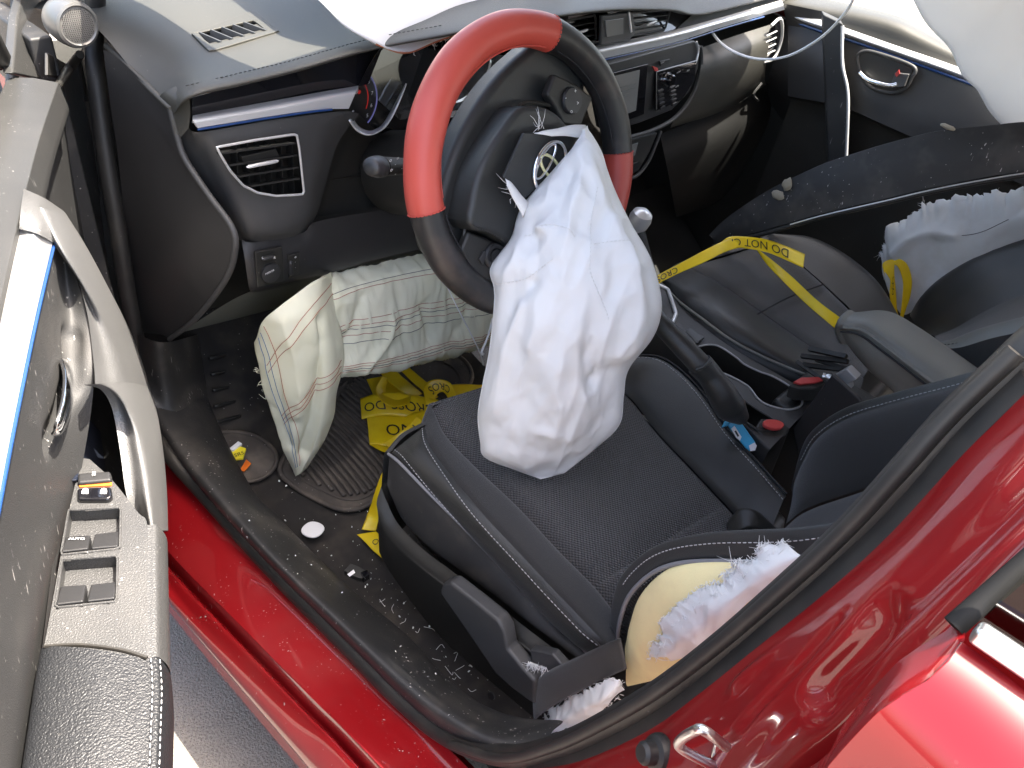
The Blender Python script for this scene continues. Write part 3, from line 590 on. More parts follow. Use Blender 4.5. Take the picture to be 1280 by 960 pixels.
tube('blue_film', pc('Y', (746, 77, .149), (842, 55, .141), (906, 35, .137), (955, 21, .138)), .0018, M('blue_film'), dash, n=8)
hu = slab('head_unit', pc('Y', (745, 84, .135), (868, 51, .13), (876, 57, .128), (873, 85, .12), (862, 115, .113), (840, 138, .108), (800, 154, .107), (760, 166, .108)), (0, .03, 0), M('dash_end'), dash, bevel=.003)
sc_ = slab('touch_screen', pc('Y', (757, 92, .131), (808, 79, .127), (803, 142, .108), (775, 152, .108)), (0, -.004, 0), M('piano_black'), hu, bevel=.001)
scr = pc('Y', (760, 97, .1255), (800, 87, .1215), (795, 138, .105), (777, 145, .105))
obj('display', scr, [(0, 1, 2, 3)], M('screen'), sc_, smooth=False)
for t in (.30, .40, .50):
    a = scr[0] + (scr[3] - scr[0]) * t; b_ = scr[1] + (scr[2] - scr[1]) * t
    tube('display_line', [a + (b_ - a) * .30 + V3((0, -.0012, 0)), a + (b_ - a) * (.85 - .2 * (t > .45)) + V3((0, -.0012, 0))], .0008, M('underside'), sc_, n=5, seg=3)
slab('control_panel', pc('Y', (818, 88, .1255), (869, 74, .1215), (866, 100, .114), (850, 124, .107), (818, 138, .103)), (0, -.005, 0), M('piano_black'), hu, bevel=.002)
lathe('volume_knob', at('Y', 834, 99, .114), (-.05, -1, .15), [(0, 0), (.011, 0), (.0105, .012), (.0085, .014), (0, .014)], M('piano_black'), hu, k=24)
lathe('knob_ring', at('Y', 834, 99, .1135), (-.05, -1, .15), [(.0108, 0), (.0128, 0), (.0126, .003), (.0108, .003)], M('chrome'), hu, k=24)
slab('eject_button', pc('Y', (823, 76, .1265), (836, 73, .1255), (835, 79, .124), (824, 82, .125)), (0, -.004, 0), M('switch'), hu, bevel=.0008)
slab('hazard_mark', pc('Y', (814, 82, .1245), (820, 84, .1235), (821, 88, .122), (817, 88, .1225)), (0, -.004, 0), M('red_plastic'), hu, bevel=0)
for i in range(5):
    for j in range(2):
        x = 824 + j * 15 + i * .5; y = 113 + i * 5.2 - j * 4.5
        if x > 848 and y > 122: continue
        p_ = at('Y', x, y, .1085 - i * .0014); v, f = block_data(p_ + V3((0, -.003, 0)), (.013, -.001, .003), (0, .005, 0), (0, 0, .0042)); o = obj('button', v, f, M('switch'), hu, bevel=.0006); fix_normals(o)
for x, y, s_ in ((848, 90, 'AUDIO'), (860, 88, 'SEEK'), (846, 108, 'HOME'), (828, 78, 'LOAD')): text('button_mark', s_, .0042, at('Y', x, y, .1095 if s_ != 'LOAD' else .119), (1, 0, .15), (0, 0, 1), M('mark_white'), hu)
tube('head_unit_rim', pc('Y', (770, 176, .108), (815, 163, .105), (845, 146, .108), (866, 118, .114), (876, 85, .122), (876, 58, .128)), .0042, M('dash_grain'), dash, n=10)
tube('rim_highlight', pc('Y', (871, 52, .126), (873, 64, .123), (870, 78, .119)), .002, M('silver'), dash, n=8)
cl = slab('climate_panel', pc('Y', (770, 181, .112), (822, 166, .11), (812, 190, .10), (798, 214, .095), (770, 225, .095)), (0, .02, 0), M('dark_plastic'), dash, bevel=.002)
slab('climate_display', pc('Y', (783, 182, .108), (797, 178, .1075), (793, 194, .101), (783, 197, .101)), (0, -.002, 0), M('screen'), cl, bevel=.0006)
for x in (784, 793): slab('climate_button', pc('Y', (x - 4, 207 - (x - 784) * .3, .0965), (x + 4, 204 - (x - 784) * .3, .0965), (x + 4, 213 - (x - 784) * .3, .0945), (x - 4, 216 - (x - 784) * .3, .0945)), (0, -.003, 0), M('switch'), cl, bevel=.0006)
tube('climate_rim', pc('Y', (770, 228, .093), (795, 220, .092), (810, 203, .096), (820, 180, .102), (826, 164, .108)), .0035, M('dash_grain'), dash, n=8)
skin('passenger_pad', [pc('Y', (876, 60, .145), (915, 46, .14), (965, 30, .142)), pc('Y', (876, 85, .118), (915, 68, .108), (962, 50, .115)), pc('Y', (866, 120, .115), (912, 98, .10), (958, 76, .11)), pc('Y', (842, 152, .125), (905, 128, .115), (956, 98, .122)), pc('Y', (838, 160, .15), (905, 138, .14), (958, 106, .145))], M('dash_soft'), dash, nu=40, nv=8)
skin('glove_box', [pc('Y', (825, 168, .15), (905, 135, .145), (958, 105, .145), (1030, 70, .15)), pc('Y', (835, 215, .12), (905, 185, .115), (965, 160, .12), (1030, 130, .14)), pc('Y', (845, 270, .18), (905, 250, .18), (965, 225, .19), (1030, 200, .2)), pc('Y', (845, 262, .36), (905, 240, .36), (965, 215, .36), (1030, 190, .36))], M('deep_black'), dash, nu=30, nv=8)
tube('glove_box_edge', pc('Y', (948, 126, .12), (942, 118, .12), (952, 104, .12)), .003, M('dash_grain'), dash, n=6, seg=10)
sv = skin('side_vent', [pc('Y', (962, 36, .125), (972, 28, .125), (977, 26, .13)), pc('Y', (956, 60, .118), (966, 58, .118), (976, 52, .125)), pc('Y', (953, 76, .12), (960, 76, .12), (970, 72, .125))], M('piano_black'), dash, nu=10, nv=5)
tube('side_vent_rim', pc('Y', (964, 32, .118), (976, 24, .118), (977, 48, .115), (968, 72, .112), (954, 78, .112)), .0035, M('silver'), sv, n=8)
for y in (42, 50, 58, 66): tube('vent_slat', pc('Y', (958 - (y - 42) * .12, y + 3, .114), (971 - (y - 42) * .1, y - 3, .114)), .0018, M('silver'), sv, n=6, seg=4)
skin('far_end_panel', [pc('Y', (978, 4, .15), (982, 40, .13), (962, 90, .13), (960, 130, .14)), pc('X', (1032, 15, .72), (1034, 60, .72), (1034, 120, .72), (1034, 210, .72))], M('dash_end'), dash, nu=20, nv=4)
# ------------------------------------------------------------------ steering wheel
WC = np.array([-.4007, -.0704, .9158]); ti, yw = math.radians(23.4), math.radians(-5.14)
WN = np.array([math.sin(yw) * math.cos(ti), -math.cos(yw) * math.cos(ti), math.sin(ti)])
WA = unit(np.cross([0, 0, 1.], WN)); WB = np.cross(WN, WA)
if WA[0] < 0: WA = -WA
if WB[2] < 0: WB = -WB
TH = math.radians(42.8)
def W(a, b, h=0.): return WC + WA * a + WB * b + WN * h
def WP(p, q, h=0.): return W(p * math.cos(TH) - q * math.sin(TH), p * math.sin(TH) + q * math.cos(TH), h)   # wheel's own upright frame (it is turned left)
def wpx(px, py, h): return plane(px, py, WC + WN * h, WN)
wheel = empty('steering_wheel', WC - WN * .04, 'turned steering wheel with red and black stitched leather cover', 'steering wheel')
def rim_arc(name, a0, a1, r, m, R=.175, k=60):
    t = np.radians(np.linspace(a0, a1, k)); P = np.array([W(R * math.cos(x), R * math.sin(x), .002 * math.sin(3 * x)) for x in t])
    v, f = tube_data(P, r * (1 + .025 * np.sin(t * 9) * np.sin(t * 4)), 20, up=WN); return obj(name, v, f, m, wheel, sharp=60)
r1 = rim_arc('red_cover', 70, 185, .0228, M('wheel_red')); r1['label'] = 'large red leather section of the rim'
rim_arc('black_cover', 185, 300, .0215, M('wheel_black'), k=70)
r2 = rim_arc('red_cover', 300, 358, .0228, M('wheel_red')); r2['label'] = 'small red leather section on the right of the rim'
rim_arc('black_cover', 358, 430, .0215, M('wheel_black'))
for a_ in (70, 185, 358):
    t = np.linspace(0, 2 * math.pi, 25)[:-1]; q = math.radians(a_); c_ = W(.175 * math.cos(q), .175 * math.sin(q)); rd = unit(c_ - WC)
    stitches('seam_stitch', [c_ + (rd * math.cos(x) + WN * math.sin(x)) * .0232 for x in np.linspace(-1.2, 4.2, 20)], M('wheel_red'), r1, pitch=.005, length=.004, r=.0008)
for a0, a1, rr, mm in ((74, 181, .0226, 'wheel_red'), (189, 285, .0216, 'thread_dark'), (2, 66, .0216, 'thread_dark')):
    tube('cover_seam', [W((.175 - rr * .93) * math.cos(x), (.175 - rr * .93) * math.sin(x), rr * .42) for x in np.radians(np.linspace(a0, a1, 24))], .0011, M(mm), wheel, n=6, seg=60)
# hub: back cover with spokes, then the padded module
hub = [WP(p, q, -.012) for p, q in ((-.165, .062), (-.12, .090), (-.06, .107), (0, .112), (.06, .107), (.12, .090), (.165, .066), (.165, -.02), (.115, -.035), (.075, -.065), (.045, -.11), (.035, -.165), (-.035, -.165), (-.045, -.11), (-.075, -.065), (-.115, -.035), (-.165, -.02))]
hb = slab('hub_cover', [p for p in cr(hub, 90, closed=True)], -WN * .045, M('wheel_pad'), wheel, bevel=.012, seg=4)
padpx = [(588, 284), (590, 252), (597, 222), (608, 196), (625, 168), (646, 139), (660, 132), (690, 137), (714, 160), (738, 200), (735, 260), (702, 328), (668, 345), (646, 316), (618, 294)]
pad = slab('airbag_module', list(cr([wpx(x, y, .030) for x, y in padpx], 80, closed=True)), -WN * .05, M('wheel_pad'), wheel, bevel=.012, seg=4)
tube('module_gap', [wpx(x, y, .004) for x, y in ((578, 315), (583, 270), (592, 235), (606, 202), (626, 166), (648, 134), (663, 128), (690, 132))], .0025, M('ink'), wheel, n=6)
stitches('module_stitch', [wpx(x, y, .031) for x, y in ((588, 280), (604, 287), (622, 296), (632, 304))], M('thread_dark'), pad, pitch=.004, length=.003)
# buttons on both spokes
def pod(pts, h): return slab('button_pod', [wpx(x, y, h) for x, y in pts], -WN * .014, M('dark_plastic'), wheel, bevel=.004, seg=3)
pd1 = pod(((684, 118), (694, 92), (722, 106), (742, 122), (727, 158), (705, 156), (694, 134)), .012)
lathe('button_ring', wpx(713, 126, .012), WN, [(0, 0), (.0165, 0), (.0175, .003), (.016, .006), (.0, .0065)], M('switch'), pd1, k=32)
for s_, x, y in (('+', 718, 114), ('>', 721, 129), ('-', 706, 122), ('o', 713, 139)): text('button_mark', s_, .008, wpx(x + 1, y, .0193), WA, WB, M('mark_white'), pd1)
pd2 = pod(((577, 312), (586, 289), (612, 299), (636, 312), (652, 338), (640, 372), (612, 362), (590, 342)), .012)
lathe('button_ring', wpx(617, 320, .012), WN, [(.010, 0), (.0165, 0), (.0172, .003), (.0155, .006), (.011, .0055), (.010, .002)], M('switch'), pd2, k=32)
lathe('button_disc', wpx(617, 320, .012), WN, [(0, 0), (.009, 0), (.0085, .006), (0, .0065)], M('switch'), pd2, k=24)
slab('switch_bar', [wpx(x, y, .012) for x, y in ((597, 324), (603, 313), (607, 318), (602, 331))], WN * .004, M('switch'), pd2, bevel=.001)
# module flap with the emblem
fl = [wpx(x, y, .048) for x, y in ((655, 166), (695, 166), (735, 167), (722, 186), (690, 216), (655, 250), (642, 236), (629, 222))]
flap = slab('module_flap', fl, -WN * .005, M('wheel_pad'), wheel, bevel=.0015)
EC = wpx(687, 208, .0495)
def ering(rp, rq, cp, cq, r, m, nm, lift=.001):
    P = [EC + (WP(cp + rp * math.cos(t), cq + rq * math.sin(t)) - WC) + WN * lift for t in np.linspace(0, 2 * math.pi, 48)[:-1]]
    return tube(nm, P, r, m, flap, n=10, seg=72, closed=True)
ering(.0335, .0235, 0, 0, .0026, M('chrome'), 'emblem')
ering(.0105, .0205, 0, -.001, .0020, M('emblem_yellow'), 'emblem_oval')
ering(.0260, .0085, 0, .0105, .0020, M('chrome'), 'emblem_oval')
# column cowl and stalk (belong to the dashboard)
cw = [WC - WN * h + V3((.005, 0, -.012)) for h in (.03, .09, .16, .24, .32)]
tube('column_cowl', cw, [.052, .062, .068, .070, .070], M('dark_plastic'), dash, n=20, seg=16, flat=.95)
s0 = at('Y', 545, 208, .045); s1 = at('Y', 478, 208, .03); s2 = at('Y', 461, 209, .025)
stk = tube('indicator_stalk', [s0, (s0 + s1) / 2, s1], [.012, .0125, .0145], M('dark_plastic'), dash, n=16, seg=16, flat=.8)
tube('stalk_tip', [s1, s1 * .5 + s2 * .5, s2], [.0155, .0155, .012], M('switch'), stk, n=16, seg=12, flat=.85, round_ends=True)
for x, y, s_ in ((488, 200, 'o'), (494, 205, '-'), (489, 212, 'o'), (497, 198, '='), (502, 210, '-'), (494, 217, '-')): text('stalk_mark', s_, .007, at('Y', x, y, .0155), (1, -.1, .2), (0, 0, 1), M('mark_white'), stk)
tube('wiper_stalk', [W(.03, .0, -.09), W(.11, .01, -.085), W(.19, .015, -.08)], [.010, .011, .013], M('dark_plastic'), dash, n=12, seg=12)
# ------------------------------------------------------------------ driver seat
ds = empty('driver_seat', (-.38, -.3, .25), 'black driver seat with ribbed fabric centre and leather bolsters', 'car seat')
A_ = pc('X', (484, 606, -.630), (490, 622, -.630), (505, 652, -.630), (537, 684, -.630), (580, 716, -.630), (618, 744, -.630), (668, 783, -.630), (707, 812, -.630), (740, 835, -.63))
B_ = pc('X', (487, 567, -.612), (501, 578, -.614), (537, 615, -.616), (590, 668, -.616), (640, 721, -.616), (689, 774, -.616), (725, 806, -.616), (752, 830, -.616))
C_ = pc('Z', (532, 531, .535), (537, 556, .540), (562, 593, .545), (597, 639, .548), (647, 693, .545), (689, 739, .540), (739, 792, .53), (765, 818, .525))
D_ = pc('Z', (541, 507, .522), (556, 542, .526), (590, 579, .524), (647, 632, .518), (697, 686, .512), (743, 732, .505), (771, 767, .50), (792, 792, .50))
F_ = [V3((-.245, -.085, .520)), V3((-.243, -.17, .520))] + pc('Z', (783, 492, .512), (820, 537, .507), (860, 580, .502), (905, 628, .497), (935, 663, .495), (952, 690, .495))
G_ = [V3((-.175, -.09, .522)), V3((-.165, -.15, .535))] + pc('Z', (808, 444, .545), (837, 453, .548), (874, 487, .548), (910, 538, .545), (947, 579, .545), (982, 618, .545))
H_ = [p + V3((.016, 0, -.03)) for p in G_]; I_ = [p + V3((.018, 0, -.15)) for p in G_]
E_ = [(a + b) / 2 + V3((0, 0, -.004)) for a, b in zip(cr(D_, 7), cr(F_, 7))]
skin('side_panel', [A_, B_], M('seat_side'), ds, nu=50, nv=8, bulge=.006)
ob = skin('outer_bolster', [B_, C_], M('leather'), ds, nu=60, nv=12, bulge=.012, tuck=.004, wob=.0012)
skin('inner_bolster', [C_, D_], M('fabric_dark'), ds, nu=60, nv=12, bulge=.006, tuck=.004, wob=.001)
def cut_u(c, t): P = cr(c, 100); return P[:int(t * 100) + 1], P[int(t * 100):]
kD, kE, kF = [int(np.argmin(np.linalg.norm(to_px(cr(c, 100)) - q, axis=1))) / 100 for c, q in ((D_, (743, 732)), (E_, (826, 682)), (F_, (908, 631)))]
D1, D2 = cut_u(D_, kD); E1, E2 = cut_u(E_, kE); F1, F2 = cut_u(F_, kF)
skin('seat_insert', [D1, E1, F1], M('fabric'), ds, nu=80, nv=16, bulge=.006, tuck=.005, edge=.06, wob=.0012)
skin('rear_insert', [D2, E2, F2], M('fabric'), ds, nu=30, nv=16, bulge=.006, tuck=.004, edge=.06)
il = skin('inner_leather', [F_, G_], M('leather_blue'), ds, nu=70, nv=14, bulge=.008, tuck=.004, wob=.0015)
skin('right_side', [G_, H_, I_], M('leather'), ds, nu=60, nv=8)
tube('piping', [p + V3((-.003, 0, .0015)) for p in B_], .0024, M('piping'), ds, n=8, seg=90)
tube('piping', [p + V3((.004, 0, -.002)) for p in G_], .0022, M('thread_dark'), ds, n=8, seg=90)
def OBT(t): return t
def inset(c1, c2, t): return [a * (1 - t) + b * t for a, b in zip(cr(c1, 40), cr(c2, 40))]
stitches('stitching', row(ob, OBT(.13)), M('thread'), ds)
stitches('stitching', row(ob, OBT(.90)), M('thread'), ds)
stitches('stitching', row(il, OBT(.90)), M('thread'), ds)
# front face, rolling under
def front(nm, t, m): skin(nm, [t, [p + V3((0, .012, -.016)) for p in t], [p + V3((0, .012, -.14)) for p in t]], M(m), ds, nu=40, nv=8)
front('front_corner', [B_[0], B_[0] * .5 + C_[0] * .5 + V3((0, .006, .002)), C_[0]], 'leather'); front('front_corner', [C_[0], D_[0]], 'fabric_dark')
front('front_face', [D_[0], E_[0], F_[0]], 'fabric'); front('front_corner', [F_[0], G_[0], H_[0]], 'leather')
# plastic shield with levers
S0 = ext([p + V3((-.012, 0, .004)) for p in A_], .0)
S1 = pc('X', (473, 646, -.655), (476, 662, -.657), (492, 688, -.657), (530, 722, -.657), (575, 756, -.657), (615, 786, -.657), (665, 826, -.657), (705, 858, -.657), (735, 882, -.655))
S2 = pc('X', (474, 690, -.65), (482, 706, -.652), (505, 740, -.652), (545, 790, -.65), (590, 832, -.65), (630, 866, -.65), (672, 900, -.65), (720, 930, -.65), (750, 950, -.65))
sh = skin('side_shield', [S0, [p * .55 + q * .45 + V3((-.006, 0, 0)) for p, q in zip(S0, S1)], S1, S2], M('dark_plastic'), ds, nu=60, nv=8)
skin('shield_front', [[S0[0], S1[0], S2[0]], [S0[0] + V3((.08, .02, 0)), S1[0] + V3((.1, .03, 0)), S2[0] + V3((.1, .02, 0))]], M('dark_plastic'), ds, nu=20, nv=6)
lv = [(549, 741), (553, 730), (562, 728), (590, 750), (622, 776), (630, 790), (634, 812), (655, 838), (668, 852), (668, 882), (640, 862), (618, 842), (590, 800)]
slab('height_lever', pc('X', *lv, v=-.682), (.022, 0, 0), M('dash_grain'), ds, bevel=.005, seg=3)
slab('recline_lever', pc('X', (662, 812, -.668), (690, 818, -.668), (705, 835, -.668), (690, 845, -.668), (664, 832, -.668)), (.014, 0, 0), M('dash_grain'), ds, bevel=.003)
lathe('trim_cap', at('X', 615, 869, -.655), (-1, 0, .3), [(0, 0), (.0065, 0), (.006, .003), (0, .004)], M('switch'), ds, k=16)
tube('seat_rail', [(-.58, -.75, .262), (-.58, -.14, .262)], .014, M('bracket'), ds, n=8, seg=6, lin=True)
tube('seat_rail', [(-.16, -.75, .262), (-.16, -.14, .262)], .014, M('bracket'), ds, n=8, seg=6, lin=True)
obj('cushion_base', *[(lambda d: d)(x) for x in block_data((-.38, -.32, .40), (.42, 0, 0), (0, .44, 0), (0, 0, .14))], M('dark_plastic'), ds, bevel=.02)
# backrest, reclined
up = V3((0, -.55, .83))
def back(x, y0, z0, ts): return [V3((x, y0, z0)) + up * t for t in ts]
ts = (0, .08, .18, .30, .45, .60)
K1 = pc('X', (992, 622, -.150), (1004, 578, -.150), (1022, 548, -.150), (1060, 523, -.150), (1120, 504, -.150), (1212, 480, -.150), (1300, 452, -.150))
K0 = pc('X', (990, 610, -.125), (1003, 562, -.125), (1020, 536, -.125), (1060, 510, -.125), (1120, 492, -.125), (1212, 467, -.125), (1300, 440, -.125))
K0b = [p + V3((.0, -.05, -.03)) for p in K0]
K2 = [V3((-.235, -.545, .505))] + [V3((-.235, -.560, .555)), V3((-.235, -.600, .625)), V3((-.235, -.645, .70)), V3((-.235, -.70, .78)), V3((-.235, -.76, .87)), V3((-.235, -.86, 1.02))]
K3 = [p + V3((-.15, -.012, 0)) for p in K2]; K4 = [p + V3((-.27, 0, 0)) for p in K2]
K5 = [V3((-.585, -.515, .50)), V3((-.585, -.53, .58)), V3((-.585, -.545, .66)), V3((-.585, -.585, .74)), V3((-.585, -.64, .82)), V3((-.585, -.70, .90)), V3((-.585, -.80, 1.03))]
skin('backrest_bolster', [K0b, K0, K1], M('leather'), ds, nu=50, nv=6)
skin('backrest_side', [K1, K2], M('fabric_dark'), ds, nu=50, nv=12, bulge=.012)
skin('backrest_insert', [K2, K3, K4], M('fabric_dark'), ds, nu=50, nv=12, bulge=.006, tuck=.004)
skin('backrest_side', [K4, K5], M('fabric_dark'), ds, nu=50, nv=10, bulge=.01)
stitches('stitching', [p + V3((-.003, .004, .002)) for p in K1[1:]], M('thread'), ds, normal_to=(-.6, 0, 1.2))
# torn left bolster: leather band, piping, zipper, bare foam
L0 = pc('X', (768, 802, -.588), (770, 772, -.590), (778, 742, -.590), (804, 714, -.590), (831, 697, -.590), (868, 683, -.590), (912, 674, -.590), (965, 672, -.590), (1016, 672, -.588), (1060, 668, -.585))
L1 = pc('X', (773, 804, -.604), (777, 774, -.606), (789, 742, -.606), (816, 715, -.606), (850, 702, -.606), (900, 699, -.606), (955, 701, -.606), (1000, 700, -.605), (1035, 695, -.603), (1070, 688, -.60))
L1o = L1; L0 = ext(L0, 0, .22); L1 = ext(L1, 0, .22)
Lm = [(a + b) / 2 + V3((.002, .016, .012)) for a, b in zip(cr(L0, 14), cr(L1, 14))]
skin('torn_bolster', [L0, Lm, L1], M('leather_blue'), ds, nu=60, nv=6, thick=.003)
tube('torn_piping', [p + V3((-.003, 0, -.001)) for p in L1], .0028, M('piping'), ds, n=8, seg=80)
stitches('stitching', [p * .72 + q * .28 + V3((-.002, .01, .010)) for p, q in zip(cr(L1, 40)[6:], cr(L0, 40)[6:])], M('thread'), ds)
Zp = cr(L1o, 60); zt = []
for i in range(1, 34):
    p = Zp[i]; d = unit(Zp[i + 1] - Zp[i - 1]); w_ = unit(np.cross(d, unit(CAM - p))); w_ = w_ if (to_px([p + w_ * .01])[0] - to_px([p])[0]) @ np.array([1, 1]) > 0 else -w_
    zt.append(tube_data(np.array([p, p + w_ * .004 + d * .002, p + w_ * .0085 - d * .001 + V3((0, 0, .001)) * rng.normal()]), [.0009, .0009, .0006], 5))
multi('zipper_teeth', zt, M('thread_dark'), ds)
Fm = pc('X', (781, 806, -.612), (786, 780, -.614), (797, 750, -.616), (822, 724, -.618), (852, 712, -.618), (900, 708, -.618), (950, 709, -.616))
F2_ = pc('X', (782, 832, -.622), (800, 806, -.632), (826, 785, -.636), (855, 765, -.638), (885, 748, -.636), (930, 725, -.63), (965, 712, -.622))
F3_ = pc('X', (784, 858, -.612), (815, 850, -.622), (850, 838, -.626), (890, 806, -.626), (930, 772, -.626), (965, 742, -.622), (990, 722, -.615))
fo = skin('exposed_foam', [[p + V3((.02, 0, 0)) for p in Fm], Fm, F2_, F3_, [p + V3((.03, 0, -.01)) for p in F3_]], M('foam'), ds, nu=60, nv=10, wob=.0025)
fo['label'] = 'bare yellow foam inside the torn bolster'
skin('backrest_flank', [[p + V3((.005, 0, -.02)) for p in L1], [p + V3((.01, -.09, -.06)) for p in L1], [p + V3((.02, -.14, -.18)) for p in L1]], M('leather'), ds, nu=40, nv=6)
# belt tongue webbing at the inboard rear of the cushion
bt = empty('belt_tab', at('Z', 940, 660, .51), 'short folded black webbing tab at the back of the driver cushion', 'seat belt')
skin('webbing', [pc('Z', (907, 655, .515), (925, 636, .545), (948, 640, .55), (975, 664, .52)), pc('Z', (914, 672, .512), (936, 660, .535), (955, 664, .53), (978, 672, .515))], M('leather'), bt, nu=30, nv=6, thick=.0018)

# ------------------------------------------------------------------ passenger seat
pz = empty('passenger_seat', (.35, -.3, .25), 'black passenger seat beyond the console with dusty fabric centre', 'car seat')
pA = pc('Z', (829, 356, .56), (850, 378, .565), (882, 402, .565), (912, 424, .56), (945, 442, .555), (985, 460, .55), (1030, 478, .545), (1060, 496, .54))
pA0 = [p + V3((-.012, 0, -.04)) for p in pA]; pA00 = [p + V3((-.01, 0, -.22)) for p in pA]
pB = pc('Z', (838, 348, .575), (870, 366, .580), (900, 388, .580), (935, 412, .575), (965, 434, .565), (1000, 452, .555), (1040, 468, .55), (1075, 486, .545))
pC = pc('Z', (862, 332, .57), (890, 345, .57), (930, 372, .565), (972, 402, .555), (1010, 428, .545), (1045, 450, .535), (1080, 470, .53))
pD = [V3((.42, .03, .585)), V3((.42, -.05, .59)), V3((.42, -.16, .585)), V3((.42, -.30, .57)), V3((.42, -.42, .56)), V3((.42, -.52, .55))]
pD = pc('Z', (958, 303, .585), (985, 318, .585), (1015, 342, .58), (1048, 372, .57), (1078, 400, .56), (1110, 425, .55))
pE = pc('Z', (968, 292, .60), (1010, 296, .61), (1048, 314, .61), (1080, 338, .60), (1102, 362, .59), (1125, 400, .57))
pF = [p + V3((.03, 0, -.05)) for p in pE]; pG = [p + V3((.03, 0, -.25)) for p in pE]
skin('left_side', [pA00, pA0, pA], M('leather'), pz, nu=40, nv=6)
skin('left_bolster', [pA, pB, pC], M('leather'), pz, nu=50, nv=8, tuck=.004, bulge=.004)
skin('seat_insert', [pC, [(a + b) / 2 + V3((0, 0, -.006)) for a, b in zip(cr(pC, 8), cr(pD, 8))], pD], M('fabric_plain'), pz, nu=50, nv=14, bulge=.005, tuck=.004, wob=.002)
skin('right_bolster', [pD, pE, pF, pG], M('leather'), pz, nu=50, nv=8)
pfr = [pA[0], pB[0], pC[0], cr(pC, 2)[0] * .5 + cr(pD, 2)[0] * .5, pD[0], pE[0]]
skin('front_face', [pfr, [p + V3((-.0, .025, -.02)) for p in pfr], [p + V3((0, .02, -.22)) for p in pfr]], M('leather'), pz, nu=40, nv=6)
tube('piping', pA, .003, M('leather_lit'), pz, n=8, seg=70)
stitches('stitching', [p + V3((0, 0, .004)) for p in inset(pA, pB, .4)], M('thread'), pz)
sm = [at('Z', 943, 395, .567), at('Z', 985, 372, .577), at('Z', 1030, 355, .585)]
tube('cross_seam', sm, .0016, M('thread_dark'), pz, n=6, seg=16)
# its backrest: far bolster, fabric, near bolster
q1 = pc('X', (1138, 392, .50), (1150, 372, .50), (1172, 350, .51), (1205, 328, .52), (1245, 310, .53), (1300, 292, .54))
q2 = pc('X', (1152, 414, .44), (1172, 396, .44), (1200, 372, .45), (1235, 350, .46), (1270, 336, .47), (1320, 318, .48))
q3 = pc('X', (1168, 420, .38), (1190, 412, .38), (1215, 398, .38), (1245, 382, .39), (1280, 368, .40), (1330, 352, .41))
q4 = pc('X', (1172, 428, .20), (1195, 423, .20), (1225, 412, .20), (1260, 402, .20), (1300, 392, .20), (1340, 384, .20))
q5 = pc('X', (1182, 436, .15), (1202, 434, .15), (1235, 424, .15), (1270, 416, .15), (1310, 407, .15), (1350, 400, .15))
q1, q2, q3, q4, q5 = [ext(q, 0, .28) for q in (q1, q2, q3, q4, q5)]
q6 = [p + V3((-.01, -.02, -.10)) for p in q5]
skin('far_bolster', [[p + V3((.06, -.05, -.02)) for p in q1], q1, q2, q3], M('leather'), pz, nu=40, nv=10)
skin('backrest_insert', [q3, q4], M('fabric_plain'), pz, nu=40, nv=12, bulge=-.01)
skin('near_bolster', [q4, q5], M('leather_lit'), pz, nu=40, nv=6, bulge=.008)
skin('near_side', [q5, q6], M('leather_blue'), pz, nu=40, nv=6)
stitches('stitching', [p + V3((0, .002, .003)) for p in inset(q4, q5, .7)], M('thread_dark'), pz)
obj('seat_base', *block_data((.36, -.28, .36), (.40, 0, 0), (0, .44, 0), (0, 0, .2)), M('dark_plastic'), pz, bevel=.02)
# ------------------------------------------------------------------ driver door, standing open at the left
door = empty('front_door', DH + DE * .3 + V3((0, 0, .25)), 'open driver door with silver trim, grab handle and window switches', 'car door', kind='thing')
def N_(*p, v=None): return pc('N', *p, v=v)
def dpt(s, n, z): return DH + DE * s + DN * n + V3((0, 0, z))
# red shell and inner sheet
slab('outer_skin', [dpt(s, -.105, z) for s, z in ((-.02, .22), (1.06, .22), (1.10, .55), (1.08, .93), (-.02, .90))], DN * .02, M('red_paint'), door, bevel=.006)
slab('inner_sheet', [dpt(s, -.03, z) for s, z in ((.0, .215), (1.04, .215), (1.08, .5), (1.06, .90), (.0, .88))], DN * .028, M('red_paint'), door, bevel=.006)
slab('door_edge', [dpt(s, -.085, z) for s, z in ((.0, .215), (1.04, .215), (1.04, .25), (0, .25))], DN * .06, M('red_paint'), door, bevel=.004)
# belt cap along the window, sail panel, tweeter
cap_in = N_((73, 103, .016), (52, 165, .016), (34, 231, .016), (20, 290, .016), (0, 378, .016), (-30, 520, .016), (-60, 680, .016))
cap_out = [p - DN * .055 + V3((0, 0, .004)) for p in cap_in]
cap_lo = [p + DN * .006 + V3((0, 0, -.035)) for p in cap_in]; cap_lo2 = [p - DN * .008 + V3((0, 0, -.07)) for p in cap_in]
skin('belt_cap', [cap_out, [(a + b) / 2 + V3((0, 0, .003)) for a, b in zip(cap_out, cap_in)], cap_in, cap_lo, cap_lo2], M('door_cap'), door, nu=50, nv=4, wob=.0005, lin_v=True, thick=.003, bevel=.002)
slab('sail_panel', N_((16, 92, -.03), (73, 104, -.004), (62, 60, -.012), (68, -30, -.02), (36, -30, -.035), (22, 20, -.035)), -DN * .012, M('door_cap'), door, bevel=.003)
tube('window_channel', N_((14, 130, -.05), (17, 60, -.05), (24, -40, -.05)), .008, M('rubber'), door, n=10, seg=14)
tube('glass_run', N_((-40, 330, -.05), (-6, 190, -.05), (8, 145, -.05)), .006, M('scrap_foam'), door, n=8, seg=14)
obj('window_pane', [dpt(-.02, -.058, .9), dpt(1.0, -.058, .9), dpt(.85, -.03, 1.34), dpt(.12, -.045, 1.15)], [(0, 1, 2, 3)], M('dark_glass'), door, smooth=False)
